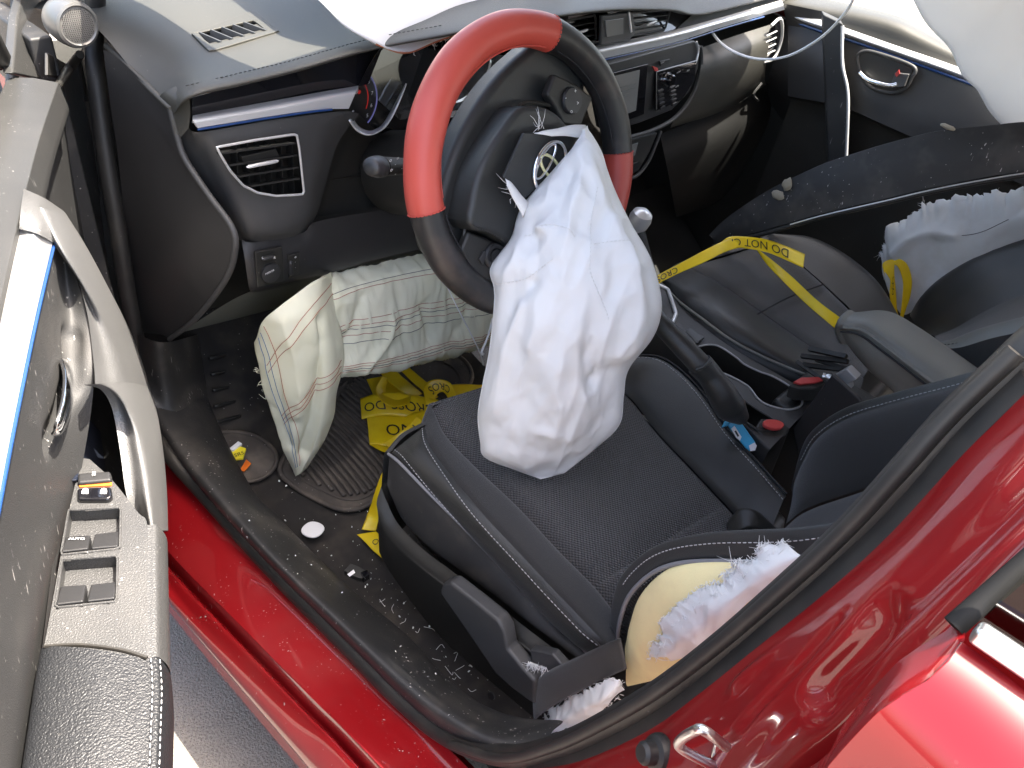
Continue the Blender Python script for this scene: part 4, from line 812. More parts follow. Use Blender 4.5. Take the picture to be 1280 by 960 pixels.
tube('window_frame', [dpt(.02, -.05, .96), dpt(.2, -.035, 1.12), dpt(.42, -.01, 1.30), dpt(.75, 0.0, 1.36), dpt(.98, -.01, 1.28), dpt(1.05, -.05, .95)], .018, M('rubber'), door, n=10, seg=60)
tc_ = at('N', 98, 32, .045); tn = unit(V3((.25, -.75, -.05)) + unit(CAM - tc_) * .45)
tw = lathe('tweeter', tc_ - tn * .052, tn, [(0, 0), (.018, 0), (.0255, .012), (.0285, .030), (.0288, .046), (.0272, .0515), (.024, .053), (.022, .0505), (0, .0505)], M('tweeter_grey'), door, k=40)
lathe('tweeter_grille', tc_, tn, [(0, .001), (.012, .0005), (.0225, -.0015), (.0225, -.003), (0, -.003)], M('grille'), tw, k=32)
a_, b_, n_ = axes(tn); dots = []
for i in range(-8, 9):
    for j in range(-8, 9):
        x, y = i * .0026 + (.0013 if j % 2 else 0), j * .0023
        if x * x + y * y < .0205 ** 2: dots.append(lathe_data(tc_ + a_ * x + b_ * y + tn * (.0011 - 4 * (x * x + y * y)), tn, [(.0008, 0), (.0006, .0003)], 6))
o_ = multi('grille_holes', dots, M('ink'), tw, smooth=False); o_['kind'] = 'stuff'
tube('sail_hook', N_((100, 68, .03), (88, 84, .012), (80, 96, .008), (72, 108, .012)), [.006, .007, .006, .004], M('dark_plastic'), door, n=10, seg=20)
slab('sail_recess', N_((60, 66, .004), (84, 80, .002), (80, 98, .004), (60, 94, .004)), -DN * .004, M('dark_plastic'), door, bevel=.001)
lathe('panel_opening', at('N', 79, 122, .0), DN, [(0, .0), (.0001, .0), (.013, .001), (.012, .003), (0, .003)], M('ink'), door, k=20, sq=(.45, 1.2))  # black oval disc stands for an opening; its inner shade is painted
# forward panel, running away to the hinge
skin('forward_panel', [N_((74, 104, .012), (56, 165, .010), (42, 225, .006), (45, 262, .006), (66, 300, .010), (90, 340, .012)), N_((86, 92, .002), (88, 160, .0), (90, 230, .0), (96, 280, .0), (108, 330, .0), (130, 390, .0)), N_((96, 76, .002), (108, 140, .002), (121, 210, .002), (133, 285, .002), (143, 350, .002), (156, 420, .002))], M('door_panel'), door, nu=40, nv=10)
tube('door_edge_seal', N_((97, 74, -.004), (109, 140, -.004), (122, 210, -.004), (134, 285, -.004), (144, 350, -.004), (158, 425, -.004)), .006, M('rubber'), door, n=10)
# silver trim with blue film, upper panel with the chrome lever
skin('silver_trim', [N_((26, 282, .016), (12, 345, .016), (-4, 420, .016), (-26, 530, .016), (-60, 700, .016)), N_((46, 285, .034), (28, 360, .034), (10, 450, .034), (-8, 550, .034), (-40, 720, .034)), N_((66, 303, .036), (50, 370, .036), (33, 448, .036), (12, 552, .036), (-14, 690, .036))], M('silver'), door, nu=50, nv=8, thick=.006, bevel=.0015)
tube('blue_film', N_((68, 304, .0365), (52, 371, .0365), (35, 449, .0365), (14, 553, .0365), (-12, 690, .0365)), .0018, M('blue_film'), door, n=8)
up0 = N_((68, 306, .034), (53, 372, .033), (36, 450, .032), (15, 553, .030), (-10, 690, .026), (-35, 850, .022), (-55, 1000, .020))
up1 = N_((80, 325, .036), (82, 385, .034), (76, 455, .032), (62, 540, .028), (36, 690, .020), (14, 850, .015), (-10, 1000, .014))
up2 = N_((92, 338, .047), (109, 395, .054), (117, 465, .058), (110, 540, .046), (82, 690, .016), (57, 810, .008), (30, 970, .006))
Gu = net([up0, up1, up2], 110, 20); Nu = grid_normals(Gu); Nu = Nu if facing(Gu, CAM) else -Nu
Gu = groove(Gu, Nu, N_((84, 425, .034), (84, 470, .034), (78, 520, .034), (66, 552, .032)), .013, -.009)
skin('upper_panel', None, M('door_upper'), door, G=Gu)
lever = skin('inner_handle', [N_((78, 447, .036), (83, 470, .043), (81, 500, .045), (73, 530, .041), (66, 546, .032)), N_((86, 449, .032), (92, 474, .036), (90, 506, .038), (80, 536, .034), (70, 548, .030))], M('chrome'), door, nu=24, nv=6, thick=.004, bevel=.0015, bulge=.003)
# grab handle sweeping down to the armrest
gi = N_((40, 252, .022), (67, 302, .038), (93, 338, .048), (109, 392, .055), (117, 452, .060), (119, 480, .064))
gc = N_((60, 262, .030), (86, 316, .046), (114, 366, .056), (140, 412, .064), (153, 450, .070), (160, 478, .074))
go = N_((80, 266, .018), (108, 310, .028), (138, 366, .038), (162, 414, .048), (178, 456, .058), (186, 484, .064))
gb = [p - DN * .05 for p in go]
skin('grab_handle', [gi, [(a * .55 + b * .45) - DN * .004 for a, b in zip(gi, gc)], gc, go, gb], M('door_grab'), door, nu=50, nv=8)
skin('grab_cap', [N_((30, 236, .018), (56, 248, .022), (80, 264, .018)), N_((26, 262, .020), (52, 272, .030), (76, 285, .032)), N_((24, 286, .018), (46, 292, .036), (68, 304, .037))], M('door_grab'), door, nu=16, nv=6)
b1 = N_((119, 480, .064), (140, 487, .068), (153, 512, .072), (162, 560, .076), (170, 615, .080), (180, 656, .084))
b2 = N_((160, 478, .074), (170, 502, .082), (178, 532, .088), (185, 575, .094), (190, 620, .098), (192, 662, .100))
b3 = N_((186, 484, .064), (194, 508, .074), (200, 540, .086), (205, 580, .090), (208, 622, .092), (209, 664, .094))
b0 = [p - DN * .010 for p in b1]; b4 = [p - DN * .045 for p in b3]
skin('grab_bar', [b0, b1, b2, b3, b4], M('door_grab'), door, nu=40, nv=8)
skin('pocket_wall', [N_((112, 478, .020), (108, 540, .020), (95, 600, .02)), N_((150, 490, .006), (165, 580, .006), (182, 660, .010))], M('door_plastic'), door, nu=10, nv=6)
slab('map_pocket', N_((112, 524, .03), (128, 540, .03), (150, 570, .034), (165, 606, .038), (168, 640, .04), (140, 640, .04), (96, 600, .035)), -DN * .006, M('navy'), door, bevel=.002)
# armrest with switch plate and leather pad
AZ = .72
def Z_(*p, v=AZ): return pc('Z', *p, v=v)
arm_l = Z_((100, 572), (95, 600), (84, 650), (75, 700), (65, 755), (55, 808))
arm_r = Z_((112, 574), (140, 600), (172, 640), (184, 656), (184, 730), (184, 822))
sp_ = skin('switch_plate', [arm_l, arm_r], M('door_plastic'), door, nu=60, nv=40)
side_t = Z_((184, 656), (184, 730), (184, 822)); 
skin('armrest_side', [side_t, [p + DN * .010 + V3((0, 0, -.005)) for p in side_t], [p + DN * .014 + V3((0, 0, -.04)) for p in side_t], [p + V3((0, 0, -.12)) - DN * .01 for p in side_t]], M('door_plastic'), door, nu=20, nv=6)
pl = Z_((55, 809), (48, 850), (40, 905), (30, 970), (15, 1060)); pr = Z_((184, 823), (186, 860), (184, 910), (181, 975), (175, 1080)); pm = Z_((115, 811), (112, 855), (108, 910), (100, 975), (90, 1070), v=AZ + .006)
skin('armrest_pad', [[p + V3((0, 0, -.02)) - DN * .004 for p in pl], pl, pm, pr], M('pad_leather'), door, nu=50, nv=10, wob=.0008)
pr2 = [p + DN * .010 + V3((0, 0, -.005)) for p in pr]; pr3 = [p + DN * .014 + V3((0, 0, -.05)) for p in pr]
skin('pad_side', [pr, pr2, pr3, [p + V3((0, 0, -.08)) - DN * .02 for p in pr3]], M('pad_leather'), door, nu=40, nv=6)
stitches('stitching', [p + DN * .003 + V3((0, 0, .0015)) for p in pr], M('thread'), door)
stitches('stitching', [p + DN * .0095 + V3((0, 0, -.003)) for p in pr], M('thread'), door)
tube('pad_front_seam', Z_((55, 808), (100, 806), (150, 812), (184, 822), v=AZ + .0015), .0016, M('ink'), door, n=6)
# lower door panel under the armrest
skin('door_pocket', [[dpt(s, .015, .70) for s in (.25, .6, .95)], [dpt(s, .05, .5) for s in (.25, .6, .95)], [dpt(s, .055, .30) for s in (.25, .6, .95)], [dpt(s, .0, .24) for s in (.25, .6, .95)]], M('door_panel'), door, nu=20, nv=6, toward=tuple(DH + DN * 3))
# switches
ex = unit(Z_((184, 700))[0] - Z_((75, 700))[0]); ey = unit(Z_((120, 640))[0] - Z_((100, 780))[0])
def rocker(name, pts, m, h, parent, bevel=.002): return slab(name, [p - V3((0, 0, .004)) for p in Z_(*pts)], (0, 0, h), m, parent, bevel=bevel)
k1 = rocker('window_lock_switch', ((98, 596), (139, 593), (141, 605), (98, 609)), M('switch'), .010, sp_, .003)
rocker('orange_edge', ((99, 606), (140, 603), (140, 608), (99, 610)), M('orange'), .006, k1, .0008)
text('window_mark', 'II', .008, Z_((119, 599))[0] + V3((0, 0, .0075)), ex, ey, M('mark_white'), k1)
k2 = rocker('door_lock_switch', ((97, 615), (140, 612), (142, 625), (136, 629), (98, 629)), M('piano_black'), .010, sp_, .003)
for x in (108, 131):
    c_ = Z_((x, 620))[0] + V3((0, 0, .0065)); slab('lock_mark', [c_ + ex * u + ey * w_ for u, w_ in ((-.003, -.003), (.003, -.003), (.003, .001), (-.003, .001))], (0, 0, .0004), M('mark_white'), k2, bevel=0)
    tube('lock_shackle', [c_ + ex * u + ey * w_ for u, w_ in ((-.002, .001), (-.002, .003), (0, .004), (.002, .003), (.002, .001 if x == 108 else .002))], .0006, M('mark_white'), k2, n=5, seg=10)
for wl_, rows in ((((86, 638), (151, 635), (150, 686), (76, 694)), (((81, 667), (112, 665), (111, 688), (77, 692)), ((117, 664), (150, 660), (148, 685), (114, 688)))),
                  (((78, 700), (147, 695), (146, 752), (69, 760)), (((74, 729), (107, 727), (105, 754), (70, 758)), ((112, 727), (146, 723), (144, 750), (109, 754))))):
    ring = Z_(*wl_); hole(sp_, ring); c_ = sum(ring) / 4
    fl_ = [p + V3((0, 0, -.016)) for p in ring]
    v = list(ring) + fl_; wv = obj('switch_well', v, [(4, 5, 6, 7), (0, 1, 5, 4), (1, 2, 6, 5), (2, 3, 7, 6), (3, 0, 4, 7)], M('door_plastic'), sp_, smooth=False)
    tube('well_edge', [p + V3((0, 0, .0004)) for p in ring], .0012, M('door_plastic'), sp_, n=6, seg=40, closed=True, lin=True)
    for q in rows:
        P = Z_(*q); lo = [p + V3((0, 0, -.014)) for p in P]; hi = [P[0] + V3((0, 0, -.004)), P[1] + V3((0, 0, -.004)), P[2] + V3((0, 0, .003)), P[3] + V3((0, 0, .003))]
        wsw = obj('window_switch', lo + hi, [(3, 2, 1, 0), (4, 5, 6, 7), (0, 1, 5, 4), (1, 2, 6, 5), (2, 3, 7, 6), (3, 0, 4, 7)], M('switch'), sp_, bevel=.0018); fix_normals(wsw)
        if q[0] == (81, 667): text('auto_mark', 'AUTO', .0052, (hi[0] + hi[1]) / 2 * .68 + (hi[2] + hi[3]) / 2 * .32 + V3((0, 0, .0012)), ex, unit((hi[0] + hi[1] - hi[2] - hi[3])), M('mark_white'), wsw)

# ------------------------------------------------------------------ rear door, lower right
rd = empty('rear_door', (-.9, -1.1, .3), 'closed red rear door with bright silver belt moulding', 'car door', kind='thing')
fe = pc('X', (1206, 797, -.876), (1190, 820, -.888), (1158, 850, -.900), (1112, 876, -.910), (1072, 915, -.918), (1031, 962, -.926), (985, 1020, -.934))
fe = fe + [fe[-1] + V3((0, .04, -.2)), fe[-1] + V3((.01, .08, -.5))]
fe2 = [p + V3((-.004, -.012, 0)) for p in fe]
skin('door_skin', [[p + V3((.03, .004, 0)) for p in fe], fe, fe2, [p + V3((-.012, -.12, 0)) for p in fe], [p + V3((-.012, -.5, .0)) for p in fe], [p + V3((.0, -.95, 0)) for p in fe]], M('red_paint'), rd, nu=50, nv=8, toward=(-4, -1, .8))
s0 = at('X', 1211, 797, -.884); zz = V3((0, 0, 1))
sm_ = slab('belt_moulding', [s0 + zz * -.004, s0 + zz * .006, s0 + zz * .006 + V3((.004, -.95, .01)), s0 + V3((.0, -.95, -.004))], (.010, 0, 0), M('zinc'), rd, bevel=.003, seg=3)
f0 = at('X', 1192, 783, -.872); f1 = at('X', 1280, 706, -.842)
tube('window_frame', ext([f0, f1], 0, .30), .0052, M('deep_black'), rd, n=12, seg=10, lin=True)
g0 = at('X', 1216, 786, -.868)
obj('window_pane', [g0, g0 + V3((0, -.9, .0)), f1 + V3((.05, -.9, .25)), f1 + V3((.03, -.01, .25))], [(0, 1, 2, 3)], M('dark_glass'), rd, smooth=False)

# ------------------------------------------------------------------ passenger door, far side
fd = empty('passenger_door', (.75, -.1, .3), 'passenger door across the cabin with silver strip and chrome pull', 'car door', kind='thing')
p0 = pc('X', (960, -16, .82), (1030, -2, .82), (1076, 8, .82), (1120, 19, .82), (1152, 33, .82), (1192, 54, .82), (1300, 108, .82))
p1 = pc('X', (975, -2, .735), (1035, 10, .735), (1075, 17, .735), (1118, 28, .735), (1151, 43, .735), (1190, 62, .735), (1300, 116, .735))
p2 = pc('X', (985, 12, .715), (1030, 26, .715), (1060, 36, .715), (1120, 57, .715), (1170, 74, .715), (1225, 94, .715), (1310, 126, .715))
p3 = pc('X', (985, 22, .715), (1030, 38, .715), (1060, 47, .715), (1120, 68, .715), (1170, 86, .715), (1225, 106, .715), (1310, 138, .715))
p4 = pc('X', (985, 60, .69), (1030, 80, .69), (1058, 95, .69), (1110, 122, .69), (1165, 145, .69), (1220, 165, .69), (1310, 205, .69))
p5 = pc('X', (985, 120, .68), (1030, 128, .68), (1058, 135, .68), (1110, 158, .68), (1165, 182, .68), (1220, 205, .68), (1310, 245, .68))
p6 = [p + V3((.02, 0, -.4)) for p in p5]
skin('upper_cap', [p0, p1, p2], M('dash_soft'), fd, nu=40, nv=6)
skin('silver_strip', [p2, [(a + b) / 2 + V3((-.012, 0, 0)) for a, b in zip(p2, p3)], p3], M('silver'), fd, nu=40, nv=5)
tube('blue_film', [p + V3((-.004, 0, -.003)) for p in p3], .003, M('blue_film'), fd, n=6)
skin('panel', [p3, p4, p5], M('dash_end'), fd, nu=60, nv=16)
skin('lower_panel', [p5, [p + V3((.03, 0, -.05)) for p in p5], p6], M('dark_plastic'), fd, nu=30, nv=6)
hr = pc('X', (1073, 74, .695), (1080, 64, .698), (1098, 66, .698), (1143, 83, .695), (1140, 98, .692), (1130, 112, .69), (1110, 115, .69), (1085, 104, .69), v=None)
cu = slab('handle_cup', hr, (-.006, 0, 0), M('ink'), fd, bevel=.002)
flat_rim('handle_bezel', [p + V3((-.006, 0, 0)) for p in hr], .004, 1, M('dash_grain'), cu, lin=False)
tube('door_pull', pc('X', (1075, 91, .672), (1084, 99, .668), (1098, 104, .666), (1112, 107, .668), (1121, 105, .672)), .0062, M('chrome'), cu, n=10, flat=.8)
slab('pull_end', pc('X', (1120, 90, .682), (1138, 92, .682), (1132, 108, .678), (1114, 110, .676)), (-.008, 0, 0), M('dash_grain'), cu, bevel=.002)
slab('lock_mark', pc('X', (1119, 92, .67), (1124, 87, .67), (1125, 92, .67), (1121, 96, .67)), (-.002, 0, 0), M('red_plastic'), cu, bevel=0)
slab('outer_skin', [(.89, -.75, .2), (.89, .45, .2), (.885, .45, .9), (.85, .42, .95), (.85, -.75, .95), (.885, -.75, .9)], (-.02, 0, 0), M('red_paint'), fd, bevel=.004)
obj('window_pane', [(.79, .40, .96), (.79, -.72, .96), (.62, -.70, 1.33), (.62, .0, 1.33)], [(0, 1, 2, 3)], M('window_glass'), fd, smooth=False)
# ------------------------------------------------------------------ centre console
con = empty('centre_console', (0, -.2, .25), 'black centre console with oval cup holder and handbrake slot', 'console')
cupr = [(869, 440), (875, 433), (896, 432), (919, 446), (930, 455), (948, 464), (967, 471), (990, 485), (1002, 499), (1000, 508), (985, 512), (962, 507), (948, 499), (935, 483), (912, 470), (889, 461), (874, 449)]
CZ = .56
left = pc('Z', (770, 345, .57), (805, 385, .565), (835, 420, .56), (870, 462, .56), (905, 503, .56), (940, 540, .56), (962, 562, .56))
right = pc('Z', (800, 318, .57), (838, 365, .565), (868, 398, .56), (905, 428, .56), (950, 455, .56), (1000, 484, .56), (1022, 500, .56))
top = skin('console_top', [[p + V3((-.015, 0, -.12)) for p in left], left, [a * .5 + b * .5 + V3((0, 0, .004)) for a, b in zip(left, right)], right, [p + V3((.015, 0, -.12)) for p in right]], M('dash_end'), con, nu=130, nv=30, lin_v=True)
ring = pc('Z', *cupr, v=CZ + .004); rs = cr(ring, 80, closed=True)
hole(top, rs)
hs = pc('Z', (898, 486), (915, 490), (940, 508), (968, 526), (966, 536), (950, 538), (925, 522), (905, 502), v=CZ + .003); hole(top, cr(hs, 40, closed=True))
cup = tube('cup_rim', rs, .0019, M('bracket'), con, n=10, seg=140, closed=True)
n_ = len(rs); v = np.vstack([rs, rs - V3((0, 0, .075))]); obj('cup_well', v, [(i, (i + 1) % n_, n_ + (i + 1) % n_, n_ + i) for i in range(n_)] + [tuple(range(n_, 2 * n_))], M('ink'), cup, sharp=40)
tube('slot_rim', cr(hs, 40, closed=True), .002, M('dark_plastic'), con, n=8, seg=60, closed=True)
obj('slot_well', [p - V3((0, 0, .05)) for p in cr(hs, 20, closed=True)], [tuple(range(20))], M('ink'), con, smooth=False)
slab('seat_heater_switch', pc('Z', (848, 419), (862, 411), (880, 424), (866, 433), v=CZ + .006), (0, 0, .004), M('switch'), con, bevel=.0015)
slab('switch_split', pc('Z', (857, 414), (859, 413), (874, 428), (871, 429), v=CZ + .0105), (0, 0, .0005), M('ink'), con, bevel=0)
flat_rim('shift_bezel', pc('Z', (800, 345), (835, 362), (845, 392), (838, 410), (815, 395), v=CZ + .008), .004, 1, M('silver'), con)
tube('shift_lever', [at('X', 812, 352, -.02), at('X', 806, 318, -.02), at('X', 799, 285, -.02)], [.016, .011, .009], M('leather'), con, n=14, seg=14)
kb = at('X', 797, 274, -.02); lathe('shift_knob', kb - V3((0, 0, .022)), (0, -.2, 1), [(0, 0), (.013, 0), (.019, .012), (.021, .026), (.018, .038), (.010, .044), (0, .045)], M('silver'), con, k=24)
hb_ = tube('handbrake', [at('D', 815, 392, 1.21), at('D', 833, 412, 1.20), at('D', 860, 440, 1.195), at('D', 878, 459, 1.195)], [.014, .0155, .0165, .017], M('leather'), con, n=16, seg=24)
tube('handbrake_boot', [at('D', 874, 455, 1.195), at('D', 886, 468, 1.20), at('D', 900, 488, 1.205), at('D', 912, 508, 1.215), at('D', 928, 524, 1.23)], [.0175, .0165, .020, .021, .010], M('leather'), con, n=18, seg=30, flat=1.15)
tube('boot_fold', [at('D', 870, 462, 1.178), at('D', 880, 458, 1.176), at('D', 888, 452, 1.182)], .0028, M('leather'), con, n=8, seg=12)
# body behind: box with the lid torn open
bx = [at('Z', 1002, 520, .56), at('Z', 1040, 470, .60), at('Z', 1068, 500, .60), at('Z', 1010, 590, .56)]
slab('box_wall', pc('X', (990, 535, -.06), (1040, 468, -.06), (1075, 500, -.06), (1090, 560, -.06), (1010, 620, -.06)), (.01, 0, 0), M('dash_end'), con, bevel=.003)
obj('box_body', *block_data((.03, -.52, .42), (.17, 0, 0), (0, .24, 0), (0, 0, .28)), M('dark_plastic'), con, bevel=.01)
bk_ = slab('broken_bracket', pc('X', (1036, 474, -.04), (1058, 461, -.04), (1071, 474, -.04), (1060, 480, -.04), (1062, 488, -.04), (1048, 494, -.04)), (.02, 0, 0), M('bracket'), con, bevel=.002)
for a, b, r_ in (((1002, 445), (1060, 452), .005), ((1012, 436), (1058, 446), .0055), ((1004, 456), (1052, 462), .005), ((1020, 450), (1062, 462), .004), ((996, 452), (1030, 476), .0045)):
    tube('hinge_rib', [at('X', *a, .04), at('X', *b, .03)], r_, M('dark_plastic'), con, n=4, seg=4, lin=True)
lathe('hinge_spring', at('X', 1028, 470, .0), (.3, -1, .2), [(0, 0), (.006, 0), (.006, .004), (.0045, .005), (.006, .008), (.006, .014), (0, .015)], M('zinc'), con, k=14)
# armrest lid
al = pc('Z', (1070, 391, .69), (1110, 389, .70), (1150, 410, .70), (1222, 460, .70), (1300, 515, .70))
am = pc('Z', (1060, 397, .705), (1090, 402, .716), (1130, 427, .716), (1196, 470, .716), (1270, 525, .716))
ac = pc('Z', (1054, 408, .695), (1078, 412, .702), (1105, 431, .702), (1168, 479, .702), (1240, 535, .702))
as_ = pc('Z', (1053, 416, .675), (1068, 430, .67), (1090, 450, .668), (1140, 486, .665), (1200, 535, .665))
ab = pc('Z', (1060, 432, .65), (1072, 448, .64), (1090, 468, .635), (1125, 498, .635), (1180, 550, .635))
lid = skin('armrest_lid', [[p + V3((.02, 0, -.05)) for p in al], al, am, ac], M('leather_lit'), con, nu=50, nv=8)
skin('armrest_flank', [ac, as_, ab, [p + V3((.03, 0, -.01)) for p in ab]], M('leather_lit'), con, nu=50, nv=8, wob=.0018)
fr0 = [al[0] + V3((.02, 0, -.05)), al[0], am[0], ac[0], as_[0], ab[0]]
skin('armrest_nose', [fr0, [p + V3((-.0, .012, -.004)) for p in fr0], [p * .4 + fr0[0] * .3 + fr0[-1] * .3 + V3((0, .014, -.01)) for p in fr0]], M('leather_lit'), con, nu=20, nv=5)
tube('lid_piping', [p + V3((-.001, 0, -.001)) for p in ac], .0028, M('leather_lit'), con, n=8)
tube('lid_piping', [p + V3((-.003, 0, -.009)) for p in ac], .0018, M('thread_dark'), con, n=8)
# buckles
def buckle(pts_red, pts_body, x, label):
    e = empty('seat_belt_buckle', at('X', *pts_body[-1], x) - V3((0, 0, .1)), label, 'buckle')
    slab('housing', pc('X', *pts_body, v=x), (.028, 0, 0), M('dark_plastic'), e, bevel=.005, seg=3)
    return e
e1 = empty('seat_belt_buckle', at('Z', 965, 545, .50), 'driver belt buckle with red release button beside the blue wrapper', 'buckle')
ho = pc('Z', (944, 534, .565), (951, 522, .568), (975, 524, .568), (988, 535, .565), (982, 545, .562), (968, 548, .56), (952, 543, .562)); slab('housing', ho, (.0, -.01, -.14), M('dark_plastic'), e1, bevel=.004, seg=3)
bu = pc('Z', (952, 531, .568), (958, 527, .570), (971, 528, .570), (979, 533, .568), (975, 538, .566), (966, 539, .565), (956, 536, .566)); slab('release_button', list(cr(bu, 28, closed=True)), (0, 0, .006), M('red_plastic'), e1, bevel=.0018, seg=3)
e2 = empty('seat_belt_buckle', at('Z', 1010, 480, .50), 'passenger belt buckle with red button by the broken armrest hinge', 'buckle')
slab('housing', pc('Z', (986, 481), (998, 472), (1026, 471), (1034, 478), (1022, 486), (998, 486), v=.592), (0, -.004, -.025), M('dark_plastic'), e2, bevel=.003)
slab('release_button', pc('Z', (991, 479), (1000, 474), (1022, 473), (1028, 477), (1018, 480), (1000, 482), v=.592), (0, 0, .004), M('red_plastic'), e2, bevel=.001)
slab('latch_tongue', pc('X', (1006, 470, .085), (1012, 464, .085), (1024, 468, .085), (1022, 472, .085)), (.012, 0, 0), M('bracket'), e2, bevel=.001)
# ------------------------------------------------------------------ deployed airbags
mat('red_thread', (.42, .13, .06), .7); mat('blue_thread', (.06, .14, .32), .7); mat('black_thread', (.05, .04, .04), .7)
def crease(G, Nn, path, w, h, p=1.):
    P = cr(path, 60); F = G.reshape(-1, 3); D = np.full(len(F), 9.)
    for q in P: D = np.minimum(D, np.linalg.norm(F - q, axis=1))
    return G + Nn * (h * np.exp(-(D / w) ** p)).reshape(G.shape[:2] + (1,))
def fray(name, curve, m, parent, n=120, L=.012, r=.0004, seed=1, out=None):
    g = np.random.default_rng(seed); P = cr(curve, 200); T = np.gradient(P, axis=0); pcs = []
    for i in range(n):
        k = g.integers(0, len(P)); p = P[k]; d = unit(T[k]); w = unit(np.cross(d, unit(CAM - p))) if out is None else unit(out)
        e = unit(w * g.normal(1, .35) + d * g.normal(0, .7) + g.normal(size=3) * .35); l = L * g.uniform(.3, 1.1)
        pcs.append(tube_data(np.array([p - e * l * .2, p + e * l * .5 + g.normal(size=3) * .001, p + e * l + g.normal(size=3) * .003]), [r, r, r * .4], 4))
    o = multi(name, pcs, m, parent); return o
def sheet_line(name, G, pts, r, m, parent, seg=80): return tube(name, [on_sheet(G, s, t) for s, t in cr([(a, b) for a, b in pts], 40)], r, m, parent, n=5, seg=seg)
def torn(P, amp, n=60, seed=1):
    g = np.random.default_rng(seed); Q = cr(P, n); d = unit(np.cross(unit(Q[-1] - Q[0]), unit(CAM - Q[n // 2])))
    a = g.normal(size=n + 1) * .5 + np.interp(np.arange(n + 1), np.arange(0, n + 1, 4), g.normal(size=n // 4 + 1)); return [q + d * amp * x for q, x in zip(Q, a)]
# driver bag, hanging from the wheel onto the seat
da = empty('driver_airbag', at('Z', 680, 585, .53), 'limp white driver airbag hanging from the steering wheel', 'airbag')
lft = [(728, 170), (712, 190), (690, 214), (668, 238), (652, 258), (645, 275), (638, 298), (613, 334), (617, 360), (617, 385), (611, 440), (603, 480), (597, 518), (600, 552), (606, 572), (645, 588), (676, 599)]
rgt = [(732, 158), (741, 170), (752, 190), (759, 212), (768, 236), (780, 262), (792, 285), (806, 308), (817, 332), (826, 368), (826, 395), (815, 424), (786, 462), (780, 495), (775, 530), (748, 558), (705, 592)]
cz = lambda p: RW[2] @ (V3(p) - CAM)
dt = cz(wpx(725, 172, .058)); db = cz(at('Z', 660, 590, .545)); nr, nc = 150, 110
LL = cr([(x, y) for x, y in lft], nr); RR = cr([(x, y) for x, y in rgt], nr)
def bag_depth(x, y): t = np.clip((y - 165) / 430., 0, 1); return dt + (db - dt) * t - .05 * np.sin(np.pi * t) ** .8
G = np.zeros((nr + 1, nc + 1, 3)); Bk = np.zeros_like(G)
for j in range(nr + 1):
    for i in range(nc + 1):
        u = i / nc; q = LL[j] * (1 - u) + RR[j] * u; t = j / nr
        th = (.012 + .055 * math.sin(math.pi * min(1, t * 1.02 + .02)) ** .7) * (max(0, 1 - (2 * u - 1) ** 2) ** .5) * min(1, (1 - t) * 9) ** .5
        d = bag_depth(*q); G[j, i] = at('D', q[0], q[1], d - th); Bk[j, i] = at('D', q[0], q[1], min(d + th * .5, d + .012))
Nn = grid_normals(G); Nn = Nn if facing(G, CAM) else -Nn
def bp(*p): return [at('D', x, y, bag_depth(x, y) - .05) for x, y in p]
for path, w, h in (  # folds and hollows read off the cloth
    (bp((728, 185), (722, 240), (716, 290), (735, 340), (722, 400), (700, 450)), .016, .014), (bp((735, 175), (745, 215), (760, 265), (772, 330)), .012, .010),
    (bp((640, 300), (668, 286), (700, 288), (706, 300)), .010, .012), (bp((706, 300), (700, 340), (680, 390), (665, 430)), .012, .012), (bp((668, 290), (672, 320), (665, 350)), .011, -.012),
    (bp((718, 215), (708, 260), (712, 300), (718, 312)), .010, -.014), (bp((735, 300), (742, 350), (735, 420), (748, 470)), .014, -.010), (bp((622, 380), (650, 372), (680, 345)), .009, -.008),
    (bp((620, 345), (632, 362), (650, 378)), .008, .006), (bp((772, 290), (788, 330), (795, 390), (770, 440)), .014, .010), (bp((757, 262), (762, 310), (758, 370)), .010, -.008),
    (bp((786, 462), (760, 470), (740, 475)), .010, -.016), (bp((826, 395), (800, 436), (765, 462), (742, 468)), .012, .012), (bp((660, 440), (648, 490), (640, 530)), .022, -.008), (bp((690, 455), (700, 500), (690, 545)), .018, .010),
    (bp((612, 540), (640, 560), (680, 572), (720, 560), (765, 525)), .012, -.008), (bp((606, 520), (650, 536), (690, 540)), .010, .006), (bp((725, 480), (735, 520), (720, 552)), .012, .008), (bp((620, 430), (626, 470), (618, 520)), .012, .008), (bp((762, 470), (768, 500), (750, 530)), .010, -.006)):
    G = crease(G, Nn, path, w, h * 1.25, 1.05)
edge = np.minimum(np.minimum(np.linspace(0, 1, nc + 1), np.linspace(1, 0, nc + 1))[None] * 8, 1) * np.minimum(np.linspace(1, 0, nr + 1)[:, None] * 10, 1)
ns = smooth_noise(G, 16) * .004 - np.abs(smooth_noise(G * V3((1.6, 1.6, .42)) + 3, 36)) * .010 - np.abs(smooth_noise(G * V3((1.2, 1.2, .5)) + 7, 62)) * .004 - np.abs(smooth_noise(G + 11, 95)) * .0028 + .006
G = G + Nn * (ns * edge)[..., None]
nvv, nuu = G.shape[:2]
F = grid_faces(nuu, nvv); v = np.vstack([G.reshape(-1, 3), Bk.reshape(-1, 3)]); k = nvv * nuu
F2 = [tuple(i + k for i in q[::-1]) for q in grid_faces(nuu, nvv)]
rim = [j * nuu for j in range(nvv)] ; rim2 = [j * nuu + nuu - 1 for j in range(nvv)]
sd_ = [(rim[j], rim[j + 1], rim[j + 1] + k, rim[j] + k) for j in range(nvv - 1)] + [(rim2[j + 1], rim2[j], rim2[j] + k, rim2[j + 1] + k) for j in range(nvv - 1)]
last = (nvv - 1) * nuu; sd_ += [(last + i + 1, last + i, last + i + k, last + i + 1 + k) for i in range(nuu - 1)]
